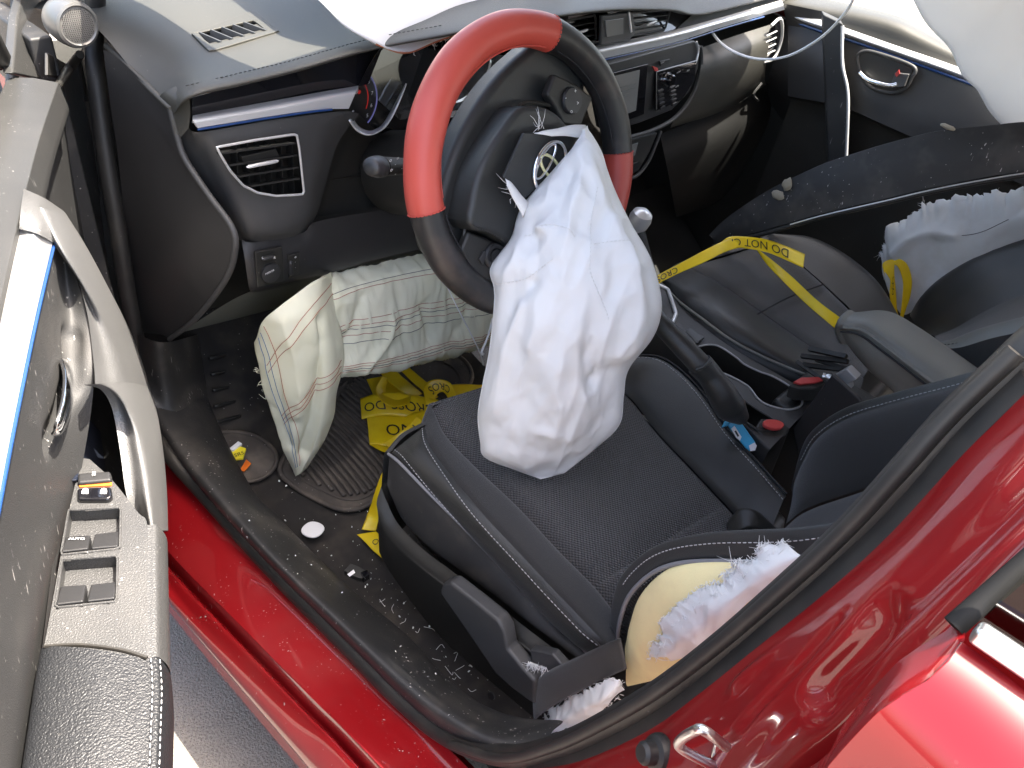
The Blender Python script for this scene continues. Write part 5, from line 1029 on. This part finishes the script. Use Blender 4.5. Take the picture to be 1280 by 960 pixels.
bo = obj('cushion', v, F + F2 + sd_, M('airbag'), da); fix_normals(bo)
GB = G
for pts in (((.72, .18), (.62, .30), (.60, .42), (.68, .52)), ((.1, .30), (.28, .275), (.44, .285), (.50, .31)), ((.62, .33), (.75, .325), (.92, .335)), ((.02, .43), (.2, .42), (.38, .37))):
    stitches('seam_stitch', [on_sheet(GB, *p) for p in cr(pts, 30)], M('bag_grey'), da, pitch=.005, length=.0036, r=.0005)
fl1 = skin('torn_flap', [[wpx(x, y, .053) for x, y in ((632, 223), (640, 230), (652, 244), (662, 254))], [wpx(x, y, .06) for x, y in ((634, 232), (640, 246), (648, 260), (654, 272))]], M('torn_bag'), da, nu=14, nv=6, thick=.001, bulge=.004)
skin('torn_flap', [[wpx(x, y, .05) for x, y in ((668, 166), (690, 162), (715, 156), (732, 156))], [wpx(x, y, .062) for x, y in ((690, 170), (708, 170), (722, 172), (734, 172))]], M('torn_bag'), da, nu=14, nv=6, thick=.001, bulge=.004)
fray('loose_threads', [wpx(x, y, .055) for x, y in ((634, 226), (638, 236), (643, 246))], M('torn_bag'), da, n=8, r=.0003, L=.024, seed=4, out=wpx(615, 240, .055) - wpx(640, 238, .055))
fray('loose_threads', [wpx(x, y, .055) for x, y in ((668, 164), (672, 158), (680, 156))], M('torn_bag'), da, n=7, r=.0003, L=.026, seed=6, out=wpx(678, 142, .055) - wpx(674, 162, .055))
# knee bag under the column
ka = empty('knee_airbag', at('Y', 375, 590, .12), 'pale cream knee airbag spilling from under the dashboard', 'airbag')
kb_ = [pc('Y', (385, 358, .22), (412, 340, .21), (480, 325, .20), (560, 308, .19), (640, 290, .18)),
       pc('Y', (388, 378, .182), (420, 362, .170), (480, 346, .160), (560, 330, .152), (640, 315, .148)),
       pc('Y', (398, 410, .165), (440, 395, .152), (490, 382, .144), (560, 366, .138), (640, 350, .132)),
       pc('Y', (410, 445, .155), (450, 436, .142), (500, 425, .135), (560, 410, .128), (640, 390, .122)),
       pc('Y', (422, 474, .150), (460, 470, .135), (510, 462, .128), (565, 448, .122), (640, 424, .118)),
       pc('Y', (425, 470, .21), (460, 462, .20), (510, 452, .20), (565, 438, .20), (640, 415, .20))]
Gk = net(kb_, 120, 14); Nk = grid_normals(Gk); Nk = Nk if facing(Gk, CAM) else -Nk
Gk = Gk + Nk * ((smooth_noise(Gk, 20) * .005 - np.abs(smooth_noise(Gk + 2, 36)) * .008 - np.abs(smooth_noise(Gk * V3((2.2, .8, .8)) + 5, 50)) * .008))[..., None]
for pth, w, h in ((pc('Y', (425, 445, .148), (445, 410, .15), (452, 375, .158)), .012, -.010), (pc('Y', (455, 460, .142), (480, 430, .138), (490, 400, .142)), .010, .008), (pc('Y', (520, 455, .138), (538, 420, .132), (530, 385, .138)), .010, -.008), (pc('Y', (560, 430, .128), (585, 395, .13), (590, 360, .138)), .010, -.008)): Gk = crease(Gk, Nk, pth, w, h * 1.7, 1.1)
skin('bag_body', None, M('knee_bag'), ka, G=Gk)
fk = [pc('Y', (318, 428, .20), (322, 455, .19), (331, 490, .185), (345, 530, .175), (357, 570, .165), (369, 596, .16)),
      pc('Y', (328, 402, .165), (345, 440, .15), (356, 490, .145), (366, 535, .145), (368, 572, .148), (371, 595, .155)),
      pc('Y', (352, 380, .145), (375, 420, .125), (386, 470, .12), (392, 520, .125), (384, 562, .14), (374, 594, .15)),
      pc('Y', (392, 352, .15), (402, 400, .118), (412, 450, .11), (412, 500, .115), (396, 556, .13), (377, 593, .15)),
      pc('Y', (414, 340, .20), (424, 395, .17), (430, 445, .15), (422, 492, .145), (414, 532, .145), (384, 586, .155))]
Gf = net(fk, 90, 16); Nf = grid_normals(Gf); Nf = Nf if facing(Gf, CAM) else -Nf
Gf = Gf + Nf * (smooth_noise(Gf, 24) * .004 + np.abs(smooth_noise(Gf + 4, 50)) * .004)[..., None]
for pth, w, h in ((pc('Y', (405, 400, .118), (400, 450, .115), (392, 520, .122), (380, 570, .14)), .010, -.012), (pc('Y', (355, 400, .14), (370, 450, .13), (376, 520, .13)), .012, .007), (pc('Y', (340, 470, .15), (350, 520, .15), (362, 560, .15)), .008, -.005)): Gf = crease(Gf, Nf, pth, w, h * 1.6, 1.1)
fo_ = skin('folded_flap', None, M('knee_bag'), ka, G=Gf, thick=.0015)
Gf = GR[fo_.name]
fl = bool(np.linalg.norm(Gf[0, 0] - at('Y', 318, 428, .20)) < .05)
def sf(s): return s if fl else 1 - s
for k_, (t_, m_) in enumerate(((.10, 'blue_thread'), (.16, 'blue_thread'), (.24, 'red_thread'))): sheet_line('seam_thread', Gf, [(sf(.02), t_), (sf(.5), t_ + .02), (sf(.93), t_ + .16)], .00045, M(m_), ka)
for s_, m_ in ((.10, 'red_thread'), (.14, 'red_thread'), (.44, 'red_thread'), (.47, 'red_thread'), (.50, 'red_thread')): sheet_line('seam_thread', Gf, [(sf(s_ + .08), .12), (sf(s_), .5), (sf(s_ - .06), .95)], .00045, M(m_), ka)
Gk = GR[[o.name for o in ka.children if o.name.startswith('bag_body')][0]]
kl = bool(np.linalg.norm(Gk[0, 0] - at('Y', 385, 358, .22)) < .05)
def sk(s): return s if kl else 1 - s
for t_, m_ in ((.22, 'black_thread'), (.26, 'red_thread'), (.45, 'red_thread'), (.48, 'red_thread'), (.50, 'black_thread'), (.53, 'red_thread'), (.57, 'black_thread'), (.69, 'red_thread'), (.705, 'red_thread'), (.72, 'black_thread'), (.735, 'red_thread')):
    sheet_line('seam_thread', Gk, [(sk(.0), t_ + .02), (sk(.2), t_), (sk(.5), t_ - .005), (sk(.8), t_ + .01), (sk(1), t_)], .00045, M(m_), ka, seg=120)
fray('loose_threads', pc('Y', (322, 460, .185), (335, 500, .18)), M('knee_bag'), ka, n=10, L=.012, seed=3)
zt_ = empty('cable_tie', at('Y', 603, 452, .07), 'thin white cable tie looped at the knee airbag end', 'cable tie')
tube('strap', pc('Y', (556, 352, .075), (572, 385, .07), (590, 420, .068), (601, 444, .068), (604, 456, .07)), .0022, M('white_plastic'), zt_, n=8, flat=.5)
tube('strap_tail', pc('Y', (616, 398, .085), (610, 420, .075), (601, 442, .068)), .002, M('white_plastic'), zt_, n=8, flat=.5)
lathe('lock_head', at('Y', 602, 442, .067), (0, -1, .3), [(0, 0), (.0038, 0), (.0038, .004), (0, .004)], M('white_plastic'), zt_, k=4)
# white sheet over the dashboard top (passenger bag) and the curtain bag by the far window
pa = empty('passenger_airbag', at('Y', 505, 64, .16), 'bright white airbag sheet lying over the dashboard above the wheel', 'airbag')
e0 = pc('Y', (372, -22, .28), (400, 2, .24), (432, 32, .20), (470, 55, .175), (507, 66, .165), (545, 52, .165), (600, 32, .17), (655, 10, .18), (720, -20, .20))
sh_ = [e0] + [[p + V3((.01 * i, .05 * i, .045 * i - .004 * i * i)) for p in e0] for i in (1, 2, 3, 5)]
Gs = net(sh_, 100, 14); Nq = grid_normals(Gs); Gs = Gs + Nq * (smooth_noise(Gs, 13) * .006 * np.linspace(.2, 1, Gs.shape[0])[:, None] + np.abs(smooth_noise(Gs + 9, 30)) * .004)[..., None]
skin('bag_sheet', None, M('airbag_sheet'), pa, G=Gs, thick=.003)
tube('hem', e0[3:], .0016, M('red_thread'), pa, n=6); fray('loose_threads', e0[4:8], M('black_thread'), pa, n=26, L=.012, seed=9, out=(0, -.3, -1)); fray('loose_threads', e0[4:8], M('torn_bag'), pa, n=26, L=.010, seed=19, out=(0, -.3, -1))
ca = empty('curtain_airbag', at('X', 1262, 165, .52), 'white curtain airbag hanging before the passenger window', 'airbag')
cl_ = pc('X', (1118, -45, .66), (1142, 0, .66), (1160, 30, .66), (1188, 58, .66), (1204, 92, .66), (1222, 112, .66), (1238, 140, .66), (1258, 162, .66), (1272, 168, .66), (1300, 195, .66), (1330, 240, .66))
cs_ = [cl_] + [[p + V3((-.012 * i, -.09 * i, .10 * i)) for p in cl_] for i in (1, 2, 3, 4)]
Gc = net(cs_, 90, 16); Nc = grid_normals(Gc); Gc = Gc + Nc * (smooth_noise(Gc, 11) * .010 + np.abs(smooth_noise(Gc + 9, 24)) * .006)[..., None]
skin('bag_sheet', None, M('airbag_sheet'), ca, G=Gc, thick=.004)
co_ = tube('tether_cord', pc('X', (866, -60, .40), (874, -20, .40), (880, 15, .40), (894, 46, .40), (918, 65, .40), (950, 74, .40), (985, 70, .40), (1022, 50, .40), (1048, 26, .40), (1066, 0, .40), (1076, -40, .40)), .0042, M('airbag_sheet'), None, n=10, seg=90, flat=.6)
tag(co_, 'looped white tether cord dangling before the glove box', 'cord')
# passenger seat side bag
sa = empty('side_airbag', at('X', 1120, 385, .52), 'torn off-white side airbag on the passenger backrest', 'airbag')
s_t = pc('X', (1101, 322, .56), (1108, 298, .56), (1126, 276, .56), (1150, 262, .56), (1180, 252, .56), (1215, 250, .56), (1250, 240, .56), (1310, 226, .56))
s_t = torn(s_t, .006, 90, seed=3)
s_m = pc('X', (1104, 345, .54), (1118, 318, .53), (1140, 300, .525), (1165, 292, .525), (1195, 296, .525), (1225, 292, .525), (1260, 276, .525), (1315, 258, .525))
s_b = pc('X', (1116, 374, .53), (1128, 392, .52), (1142, 388, .51), (1168, 362, .51), (1200, 340, .515), (1235, 322, .52), (1270, 308, .53), (1320, 290, .54))
G5 = net([[p + V3((.04, 0, -.02)) for p in s_t], s_t, s_m, s_b], 90, 14); N5 = grid_normals(G5); N5 = N5 if facing(G5, CAM) else -N5
G5 = G5 + N5 * (smooth_noise(G5, 22) * .006 + np.abs(smooth_noise(G5 + 2, 45)) * .006)[..., None]
G5 = crease(G5, N5, s_m[1:5], .010, .014, 1.2)
skin('bag_sheet', None, M('bag_grey'), sa, G=G5, thick=.002)
fray('frayed_edge', s_t[:70], M('torn_bag'), sa, n=320, L=.016, seed=11); fray('frayed_edge', s_m[:3], M('torn_bag'), sa, n=60, L=.010, seed=12)
sheet_dark = tube('seam_thread', [p + V3((-.004, 0, .004)) for p in s_m[1:7]], .0007, M('black_thread'), sa, n=5, seg=60)
# remains of the driver side bag in the torn bolster
ta = empty('torn_side_airbag', at('X', 860, 820, -.63), 'shredded white fabric bursting from the driver seat bolster', 'torn fabric')
w1 = pc('X', (808, 822, -.636), (822, 790, -.640), (838, 762, -.642), (864, 742, -.642), (900, 722, -.640), (936, 698, -.636), (958, 684, -.632), (984, 680, -.628))
w1 = torn(w1, .0035, seed=5)
w2 = pc('X', (830, 822, -.650), (850, 800, -.658), (876, 778, -.660), (902, 756, -.660), (930, 734, -.656), (955, 714, -.652), (978, 700, -.646), (998, 692, -.64))
w3 = pc('X', (838, 828, -.645), (862, 822, -.652), (890, 798, -.652), (918, 772, -.652), (946, 746, -.65), (968, 726, -.648), (990, 712, -.644), (1010, 700, -.64))
G6 = net([w1, w2, w3], 70, 14); N6 = grid_normals(G6); N6 = N6 if facing(G6, CAM) else -N6
G6 = G6 + N6 * (-np.abs(smooth_noise(G6 * V3((1, .35, .6)), 60)) * .006 - np.abs(smooth_noise(G6 * V3((.6, 1.2, .5)) + 4, 110)) * .003)[..., None]
skin('fabric_shred', None, M('torn_bag'), ta, G=G6, thick=.0015)
fray('frayed_edge', w1, M('torn_bag'), ta, n=120, r=.0003, L=.010, seed=13); fray('frayed_edge', w1[38:], M('torn_bag'), ta, n=110, r=.0003, L=.018, seed=17); fray('frayed_edge', [p * .5 + q * .5 for p, q in zip(cr(w1, 20), cr(w2, 20))], M('torn_bag'), ta, n=80, L=.012, seed=14)
v1 = pc('X', (670, 915, -.66), (676, 898, -.665), (700, 880, -.67), (725, 866, -.672), (750, 855, -.67), (772, 848, -.662), (782, 856, -.655))
v1 = torn(v1, .0035, seed=6)
v2 = pc('X', (672, 918, -.67), (690, 908, -.682), (712, 896, -.686), (736, 884, -.686), (756, 874, -.682), (770, 864, -.672), (780, 860, -.66))
v3 = pc('X', (678, 922, -.665), (698, 918, -.672), (722, 908, -.675), (742, 898, -.675), (760, 884, -.672), (772, 872, -.665), (782, 864, -.655))
G7 = net([v1, v2, v3], 60, 14); N7 = grid_normals(G7); N7 = N7 if facing(G7, CAM) else -N7
G7 = G7 + N7 * (-np.abs(smooth_noise(G7 * V3((1, .5, .8)), 60)) * .007 - np.abs(smooth_noise(G7 + 4, 110)) * .004)[..., None]
skin('fabric_shred', None, M('torn_bag'), ta, G=G7, thick=.0015)
fray('frayed_edge', v1, M('torn_bag'), ta, n=80, r=.0003, L=.009, seed=15); fray('frayed_edge', v3, M('torn_bag'), ta, n=80, L=.010, seed=16)
fray('loose_threads', pc('X', (660, 828, -.672), (672, 832, -.672), (684, 836, -.672)), M('torn_bag'), ta, n=70, r=.0003, L=.010, seed=18)
# lap belt lying over the shield
lb = empty('lap_belt', at('X', 700, 880, -.66), 'flat black seat belt webbing across the driver seat side', 'seat belt')
skin('webbing', [pc('X', (667, 862, -.668), (672, 848, -.672), (690, 836, -.672), (720, 822, -.668), (750, 808, -.655), (776, 798, -.63)), pc('X', (667, 905, -.672), (674, 895, -.678), (696, 880, -.678), (730, 862, -.672), (758, 848, -.66), (784, 836, -.635))], M('fabric_dark'), lb, nu=40, nv=10, thick=.002, bulge=.004)
# ------------------------------------------------------------------ loose things in the cabin
# torn trim strip across the passenger side
tt = empty('torn_trim_strip', at('X', 895, 298, .30), 'long black trim strip with torn edges lying across the passenger side', 'trim strip')
u0 = pc('X', (886, 294, .300), (905, 275, .305), (940, 250, .315), (975, 230, .325), (1010, 213, .335), (1050, 197, .35), (1100, 182, .37), (1150, 168, .39), (1200, 160, .41), (1250, 155, .43), (1320, 150, .46))
u2 = pc('X', (893, 304, .290), (918, 298, .292), (955, 288, .30), (990, 278, .31), (1025, 268, .32), (1062, 259, .33), (1110, 248, .35), (1160, 236, .37), (1210, 226, .39), (1255, 218, .41), (1320, 208, .44))
u0 = ext(u0, 0, .15); u2 = ext(u2, 0, .15)
u1 = [(a + b) / 2 + V3((-.005, -.002, .005)) for a, b in zip(u0, u2)]
jag = [p + V3((0, 0, .0008 * math.sin(i * 5.1) + .0008 * math.sin(i * 13.7))) for i, p in enumerate(cr(u0, 40))]
skin('trim_face', [jag, cr(u1, 40), cr(u2, 40)], M('sill_plastic'), tt, nu=120, nv=8, thick=.006, bevel=.001)
tube('trim_channel', [p + V3((-.002, 0, -.008)) for p in u2], .005, M('dark_plastic'), tt, n=8, seg=80)
tube('bright_edge', [p + V3((-.006, 0, -.003)) for p in u2[3:]], .0014, M('silver'), tt, n=6, seg=60)  # silver line is the metallic highlight along the lip, put in as geometry
def scrap(name, c, s, m, parent, seed):
    g = np.random.default_rng(seed); b = bmesh.new(); bmesh.ops.create_icosphere(b, subdivisions=2, radius=1)
    v = np.array([x.co[:] for x in b.verts]); f = [[w.index for w in q.verts] for q in b.faces]; b.free()
    v = v * (1 + .45 * smooth_noise(v * 1.3 + seed, 3.4))[:, None] * V3(s) * g.uniform(.9, 1.1, 3) + V3(c); return obj(name, v, f, m, parent)
for i, (x, y, xx, s) in enumerate(((972, 244, .312, (.004, .013, .011)), (984, 230, .315, (.004, .010, .014)), (1185, 159, .402, (.004, .014, .004)))): scrap('foam_scrap', at('X', x, y, xx), s, M('scrap_foam'), tt, i)
# ---- caution tape
def tape(name, parent, e1, e2, words=(), nu=80):
    """a printed ribbon between two edges; words = (text, place along, height); set upside down as it lies"""
    o = skin(name, [e1, [(a + b) / 2 for a, b in zip(cr(e1, 30), cr(e2, 30))], e2], M('tape_yellow'), parent, nu=nu, nv=4, thick=.0006, wob=.0010); G = GR[o.name]
    L = np.linalg.norm(np.diff(G.mean(0), axis=0), axis=1).sum(); Wd = np.linalg.norm(G[-1, nu // 2] - G[0, nu // 2])
    r = to_px([on_sheet(G, .05, .5), on_sheet(G, .95, .5)]); rev = (r[1] - r[0])[0] < 0
    q = to_px([on_sheet(G, .5, .1), on_sheet(G, .5, .9)]); dn = (q[1] - q[0])[1] > 0
    for s, c, h, inv in words:
        v, f = letters(s, h); P = []
        for a, b in v:
            a, b = (-a, -b) if inv else (a, b)
            ss = c + (-a if rev else a) / L; t_ = .5 + (-b if dn else b) / Wd; P.append(on_sheet(G, ss, t_, .0012))
        if len(P): obj('lettering', P, f, M('ink'), o, smooth=False)
    return o
tp = empty('caution_tape', at('Z', 930, 310, .6), 'yellow caution tape draped over the passenger seat front', 'tape')
tape('tape_run', tp, pc('Z', (800, 362, .60), (822, 344, .615), (850, 329, .63), (878, 314, .645), (902, 302, .655), (918, 296, .655)), pc('Z', (802, 372, .595), (824, 354, .61), (852, 340, .622), (880, 328, .635), (906, 315, .645), (925, 309, .645)), [('CROSS', .74, .020, True)])
tape('tape_run', tp, pc('Z', (898, 306, .648), (912, 296, .658), (935, 296, .655), (960, 300, .648), (985, 309, .64), (1006, 318, .635)), pc('Z', (900, 318, .635), (915, 310, .642), (936, 311, .64), (960, 316, .635), (982, 325, .63), (1004, 335, .625)), [('DO NOT CR', .52, .025, True)])
tape('tape_run', tp, pc('Z', (944, 309, .640), (965, 325, .632), (990, 346, .625), (1020, 374, .615), (1045, 393, .61), (1062, 405, .60)), pc('Z', (950, 318, .63), (960, 332, .62), (982, 355, .612), (1010, 382, .60), (1036, 404, .595), (1052, 417, .585)))
tl = empty('caution_tape', at('X', 1122, 395, .45), 'short upright loop of yellow caution tape beside the off-white side airbag', 'tape')
tape('tape_run', tl, pc('X', (1104, 340, .45), (1103, 330, .45), (1110, 325, .455), (1118, 326, .46), (1118, 340, .455), (1120, 365, .45), (1122, 390, .445), (1128, 405, .44)), pc('X', (1106, 345, .43), (1106, 340, .44), (1110, 345, .445), (1113, 352, .445), (1112, 365, .44), (1113, 380, .435), (1114, 395, .43), (1118, 405, .43)), [('OOO', .55, .014, False)])
tape('tape_run', tl, pc('X', (1117, 326, .46), (1126, 324, .475), (1135, 332, .48), (1140, 350, .478), (1138, 370, .47), (1132, 388, .46), (1127, 405, .45)), pc('X', (1118, 330, .455), (1123, 334, .462), (1127, 344, .465), (1129, 356, .463), (1128, 372, .458), (1126, 390, .45), (1124, 405, .445)))
tf = empty('caution_tape', at('Z', 490, 560, .26), 'tangled yellow caution tape on the driver floor mat', 'tape')
tape('tape_run', tf, pc('Z', (458, 515, .27), (475, 515, .275), (500, 517, .28), (530, 513, .29), (560, 505, .30)), pc('Z', (462, 556, .262), (480, 558, .265), (505, 556, .27), (532, 548, .28), (562, 540, .29)), [('DO NO', .40, .036, True)])
tape('tape_run', tf, pc('Z', (458, 474, .262), (466, 492, .264), (472, 506, .266), (480, 520, .27)), pc('Z', (498, 466, .268), (502, 486, .27), (506, 502, .27), (512, 518, .27)), [('T', .5, .035, True)])
tape('tape_run', tf, pc('Z', (500, 462, .275), (516, 478, .285), (530, 490, .29), (538, 502, .285)), pc('Z', (510, 458, .275), (524, 470, .29), (538, 482, .295), (548, 496, .29)))
tape('tape_run', tf, pc('Z', (532, 505, .30), (530, 482, .31), (545, 474, .32), (562, 478, .32), (570, 492, .31), (566, 506, .30)), pc('Z', (546, 512, .29), (545, 496, .295), (552, 490, .30), (558, 494, .30), (560, 502, .295), (558, 512, .29)), [('CROS', .5, .02, True)])
tape('tape_run', tf, pc('Z', (555, 482, .29), (575, 480, .29), (600, 481, .29), (620, 480, .29)), pc('Z', (565, 500, .28), (585, 494, .28), (605, 490, .28), (620, 490, .28)))
tape('tape_run', tf, pc('Z', (462, 556, .262), (480, 565, .275), (500, 568, .28), (520, 560, .285)), pc('Z', (466, 546, .258), (482, 554, .262), (500, 556, .265), (518, 550, .27)))
tape('tape_run', tf, pc('Z', (478, 470, .30), (470, 486, .31), (476, 500, .315), (492, 508, .31), (512, 505, .305)), pc('Z', (488, 474, .285), (482, 486, .29), (486, 494, .295), (498, 498, .295), (514, 494, .30)))
tape('tape_run', tf, pc('Z', (520, 520, .315), (508, 534, .31), (494, 544, .30), (480, 552, .285)), pc('Z', (530, 528, .31), (522, 542, .30), (508, 556, .29), (492, 566, .275)), [('NOT', .5, .022, True)])
tape('tape_run', tf, pc('Z', (450, 498, .275), (470, 492, .30), (495, 490, .305), (520, 494, .30), (548, 500, .30)), pc('Z', (452, 524, .265), (472, 520, .275), (496, 520, .28), (522, 524, .28), (550, 530, .285)), [('CROSS DO', .5, .03, True)])
tape('tape_run', tf, pc('Z', (472, 460, .27), (482, 474, .29), (498, 486, .30), (512, 500, .295)), pc('Z', (490, 456, .265), (500, 468, .28), (514, 480, .29), (528, 492, .285)))
tg = empty('caution_tape', at('Z', 465, 660, .24), 'yellow caution tape end twisting out from under the driver seat', 'tape')
tape('tape_run', tg, pc('Z', (488, 575, .34), (478, 590, .32), (470, 610, .30), (462, 635, .27), (452, 662, .25)), pc('Z', (496, 590, .34), (490, 602, .32), (478, 618, .30), (474, 645, .27), (470, 664, .25)))
tape('tape_run', tg, pc('Z', (446, 668, .246), (455, 676, .246), (466, 688, .246), (479, 699, .246)), pc('Z', (470, 664, .25), (474, 668, .252), (478, 674, .255), (482, 680, .26)), [('O', .5, .016, False)])
# ---- floor mat
fm = empty('floor_mat', at('Z', 440, 560, .245), 'dirty ribbed rubber driver floor mat', 'floor mat')
mo = pc('Z', (350, 588, .247), (362, 560, .249), (390, 520, .252), (425, 475, .258), (470, 440, .268), (560, 440, .268), (590, 470, .258), (560, 510, .25), (520, 556, .247), (490, 602, .246), (462, 630, .246), (430, 637, .246), (395, 624, .246), (365, 606, .246))
slab('mat_base', list(cr(mo, 80, closed=True)), (0, 0, -.008), M('mat_rubber'), fm, bevel=.002)
tube('mat_rim', cr(mo, 80, closed=True), .005, M('mat_rubber'), fm, n=8, seg=120, closed=True)
ctr = sum(mo) / len(mo); inn = [ctr + (p - ctr) * .88 for p in mo]; tube('mat_rim', inn, .003, M('mat_rubber'), fm, n=8, seg=120, closed=True)
pin = to_px([ctr + (p - ctr) * .84 for p in cr(mo, 80, closed=True)])
def inside(q, pp):
    ins = False; j = len(pp) - 1
    for i in range(len(pp)):
        if (pp[i, 1] > q[1]) != (pp[j, 1] > q[1]) and q[0] < (pp[j, 0] - pp[i, 0]) * (q[1] - pp[i, 1]) / (pp[j, 1] - pp[i, 1]) + pp[i, 0]: ins = not ins
        j = i
    return ins
for k_ in range(40):
    x = -.70 + k_ * .0125; run = []
    for y in np.arange(-.1, .5, .006):
        p = V3((x + .03 * math.sin(y * 7), y, .251 + (max(0, y - .12) ** 2) * .25))
        if inside(to_px([p])[0], pin): run.append(p)
    if len(run) > 4:
        P = cr(run[::4] + [run[-1]], max(6, len(run) // 2)); v_, f_ = tube_data(P, .0042 * (1 + .08 * rng.normal(size=len(P)) * .5), 6, flat=.8); obj('rib', v_, f_, M('mat_rubber'), fm)
m2 = pc('Z', (258, 548, .27), (285, 540, .268), (318, 545, .262), (342, 562, .255), (344, 582, .25), (326, 598, .25), (300, 600, .255), (275, 580, .262))
slab('mat_lobe', list(cr(m2, 50, closed=True)), (0, 0, -.008), M('mat_rubber'), fm, bevel=.002); tube('mat_rim', cr(m2, 50, closed=True), .004, M('mat_rubber'), fm, n=8, seg=80, closed=True)
# ---- small litter
ds_ = [at('Z', 391 + 13.5 * math.cos(t) * (1 + .12 * math.cos(2 * t + 1)), 663 + 10 * math.sin(t), .244) for t in np.linspace(0, 6.283, 28)[:-1]]
tag(slab('white_scrap', ds_, (0, 0, .003), M('white_plastic'), bevel=.0008), 'small round white plastic scrap on the carpet', 'scrap')
yt = empty('yellow_tag', at('Z', 297, 566, .275), 'yellow printed plug tag on the mat by the foot rest', 'tag')
slab('plug', pc('Z', (287, 569, .282), (296, 559, .282), (308, 563, .282), (304, 575, .282), (292, 576, .282)), (0, 0, .006), M('yellow_plastic'), yt, bevel=.001)
slab('plug_tip', pc('Z', (287, 563, .286), (298, 554, .286), (303, 557, .286), (291, 566, .286)), (0, 0, .006), M('white_plastic'), yt, bevel=.001)
text('lettering', 'SRS', .012, at('Z', 299, 568, .290), unit(at('Z', 308, 565, .29) - at('Z', 291, 571, .29)), unit(at('Z', 297, 560, .29) - at('Z', 301, 574, .29)), M('ink'), yt)
tube('wire', pc('Z', (262, 545, .30), (275, 556, .285), (288, 562, .285)), .0018, M('ink'), yt, n=6)
tag(slab('orange_scrap', pc('Z', (300, 588, .262), (308, 575, .262), (314, 580, .262), (309, 586, .262), (305, 590, .262)), (0, 0, .0015), M('orange'), bevel=0), 'tiny orange scrap lying beside the yellow tag', 'scrap')
cb = empty('trim_clip', at('Z', 445, 718, .32), 'small black plastic clip with white arrow by the sill', 'clip')
slab('clip_body', pc('Z', (430, 718, .322), (438, 709, .322), (449, 713, .322), (458, 719, .322), (452, 728, .322), (440, 724, .322)), (0, 0, .010), M('dark_plastic'), cb, bevel=.001)
slab('arrow_mark', pc('Z', (434, 718, .3325), (442, 712, .3325), (444, 716, .3325), (437, 721, .3325)), (0, 0, .0004), M('mark_white'), cb, bevel=0)
slab('clip_lug', pc('Z', (450, 722, .322), (459, 718, .322), (462, 724, .322), (454, 729, .322)), (0, 0, .014), M('piano_black'), cb, bevel=.001)
DW = cz(at('Z', 925, 552, .545)) - .012; tv = unit(CAM - at('D', 925, 540, DW))
bl = empty('blue_wrapper', at('D', 930, 562, DW), 'bright blue snack wrapper wedged beside the driver seat', 'wrapper')
slab('packet', pc('D', (905, 526), (914, 518), (920, 519), (945, 554), (944, 562), (936, 565), (913, 537), v=DW), -tv * .014, M('blue_pack'), bl, bevel=.003, seg=3)
slab('packet_fold', pc('D', (901, 535), (907, 524), (916, 518), (918, 524), (908, 533), v=DW - .003), -tv * .01, M('blue_pack'), bl, bevel=.002)
slab('packet_print', pc('D', (914, 536), (918, 532), (927, 546), (925, 551), (920, 547), v=DW - .0006), tv * .0006, M('mark_white'), bl, bevel=0)
slab('packet_print', pc('D', (918, 539), (920, 538), (924, 545), (922, 546), v=DW - .0014), tv * .0006, M('ink'), bl, bevel=0)
slab('packet_end', pc('D', (936, 557), (943, 553), (946, 557), (944, 563), (938, 564), v=DW - .0006), tv * .001, M('white_plastic'), bl, bevel=0)
g = np.random.default_rng(5); pcs = []
def crumb(px, py, z, s):
    p = at('Z', px, py, z); v, f = block_data(p, g.normal(size=3) * s * .8, g.normal(size=3) * s * .8, g.normal(size=3) * s * .6); pcs.append((v, f))
for _ in range(45): t = g.uniform(); crumb(460 + 180 * t + g.normal() * 14, 715 + 150 * t + g.normal() * 14, .25, .0015)
for _ in range(30): crumb(g.uniform(330, 480), g.uniform(600, 700), .245, .0013)
for _ in range(25): t = g.uniform(); crumb(300 + 300 * t + g.normal() * 10, 640 + 250 * t + g.normal() * 10, .41, .0010)
o_ = multi('glass_crumbs', pcs, M('glass_shard'), None, smooth=False); tag(o_, 'scattered glass crumbs and grit on the carpet', 'debris', kind='stuff')
th = []
for _ in range(15):
    t = g.uniform(); p = at('Z', 465 + 130 * t + g.normal() * 10, 735 + 130 * t + g.normal() * 10, .25); d = g.normal(size=3) * V3((1, 1, .2)); d = unit(d) * g.uniform(.003, .010)
    th.append(tube_data(cr([p - d, p + g.normal(size=3) * .004, p + d], 8), .00035, 5))
o_ = multi('loose_fibres', th, M('torn_bag'), None); tag(o_, 'pale loose fibres strewn beside the driver seat', 'debris', kind='stuff')
# ------------------------------------------------------------------ one car: its big pieces become parts of it
car = empty('car', (-.2, -.3, .0), 'wrecked red car with its driver door open and cabin exposed', 'car')
for e in (body, dash, wheel, ds, pz, door, rd, fd, con, e1, e2, bt, lb):
    for ch in list(e.children):                      # no fourth level: pieces of pieces sit beside them
        for g_ in list(ch.children):
            g_.parent = e; g_.matrix_parent_inverse = Matrix.Translation(-Vector(WL[e.name]))
    e.parent = car; e.matrix_parent_inverse = Matrix.Translation(-Vector(WL[car.name]))
    for k_ in ('category', 'kind', 'group'):
        if k_ in e: del e[k_]
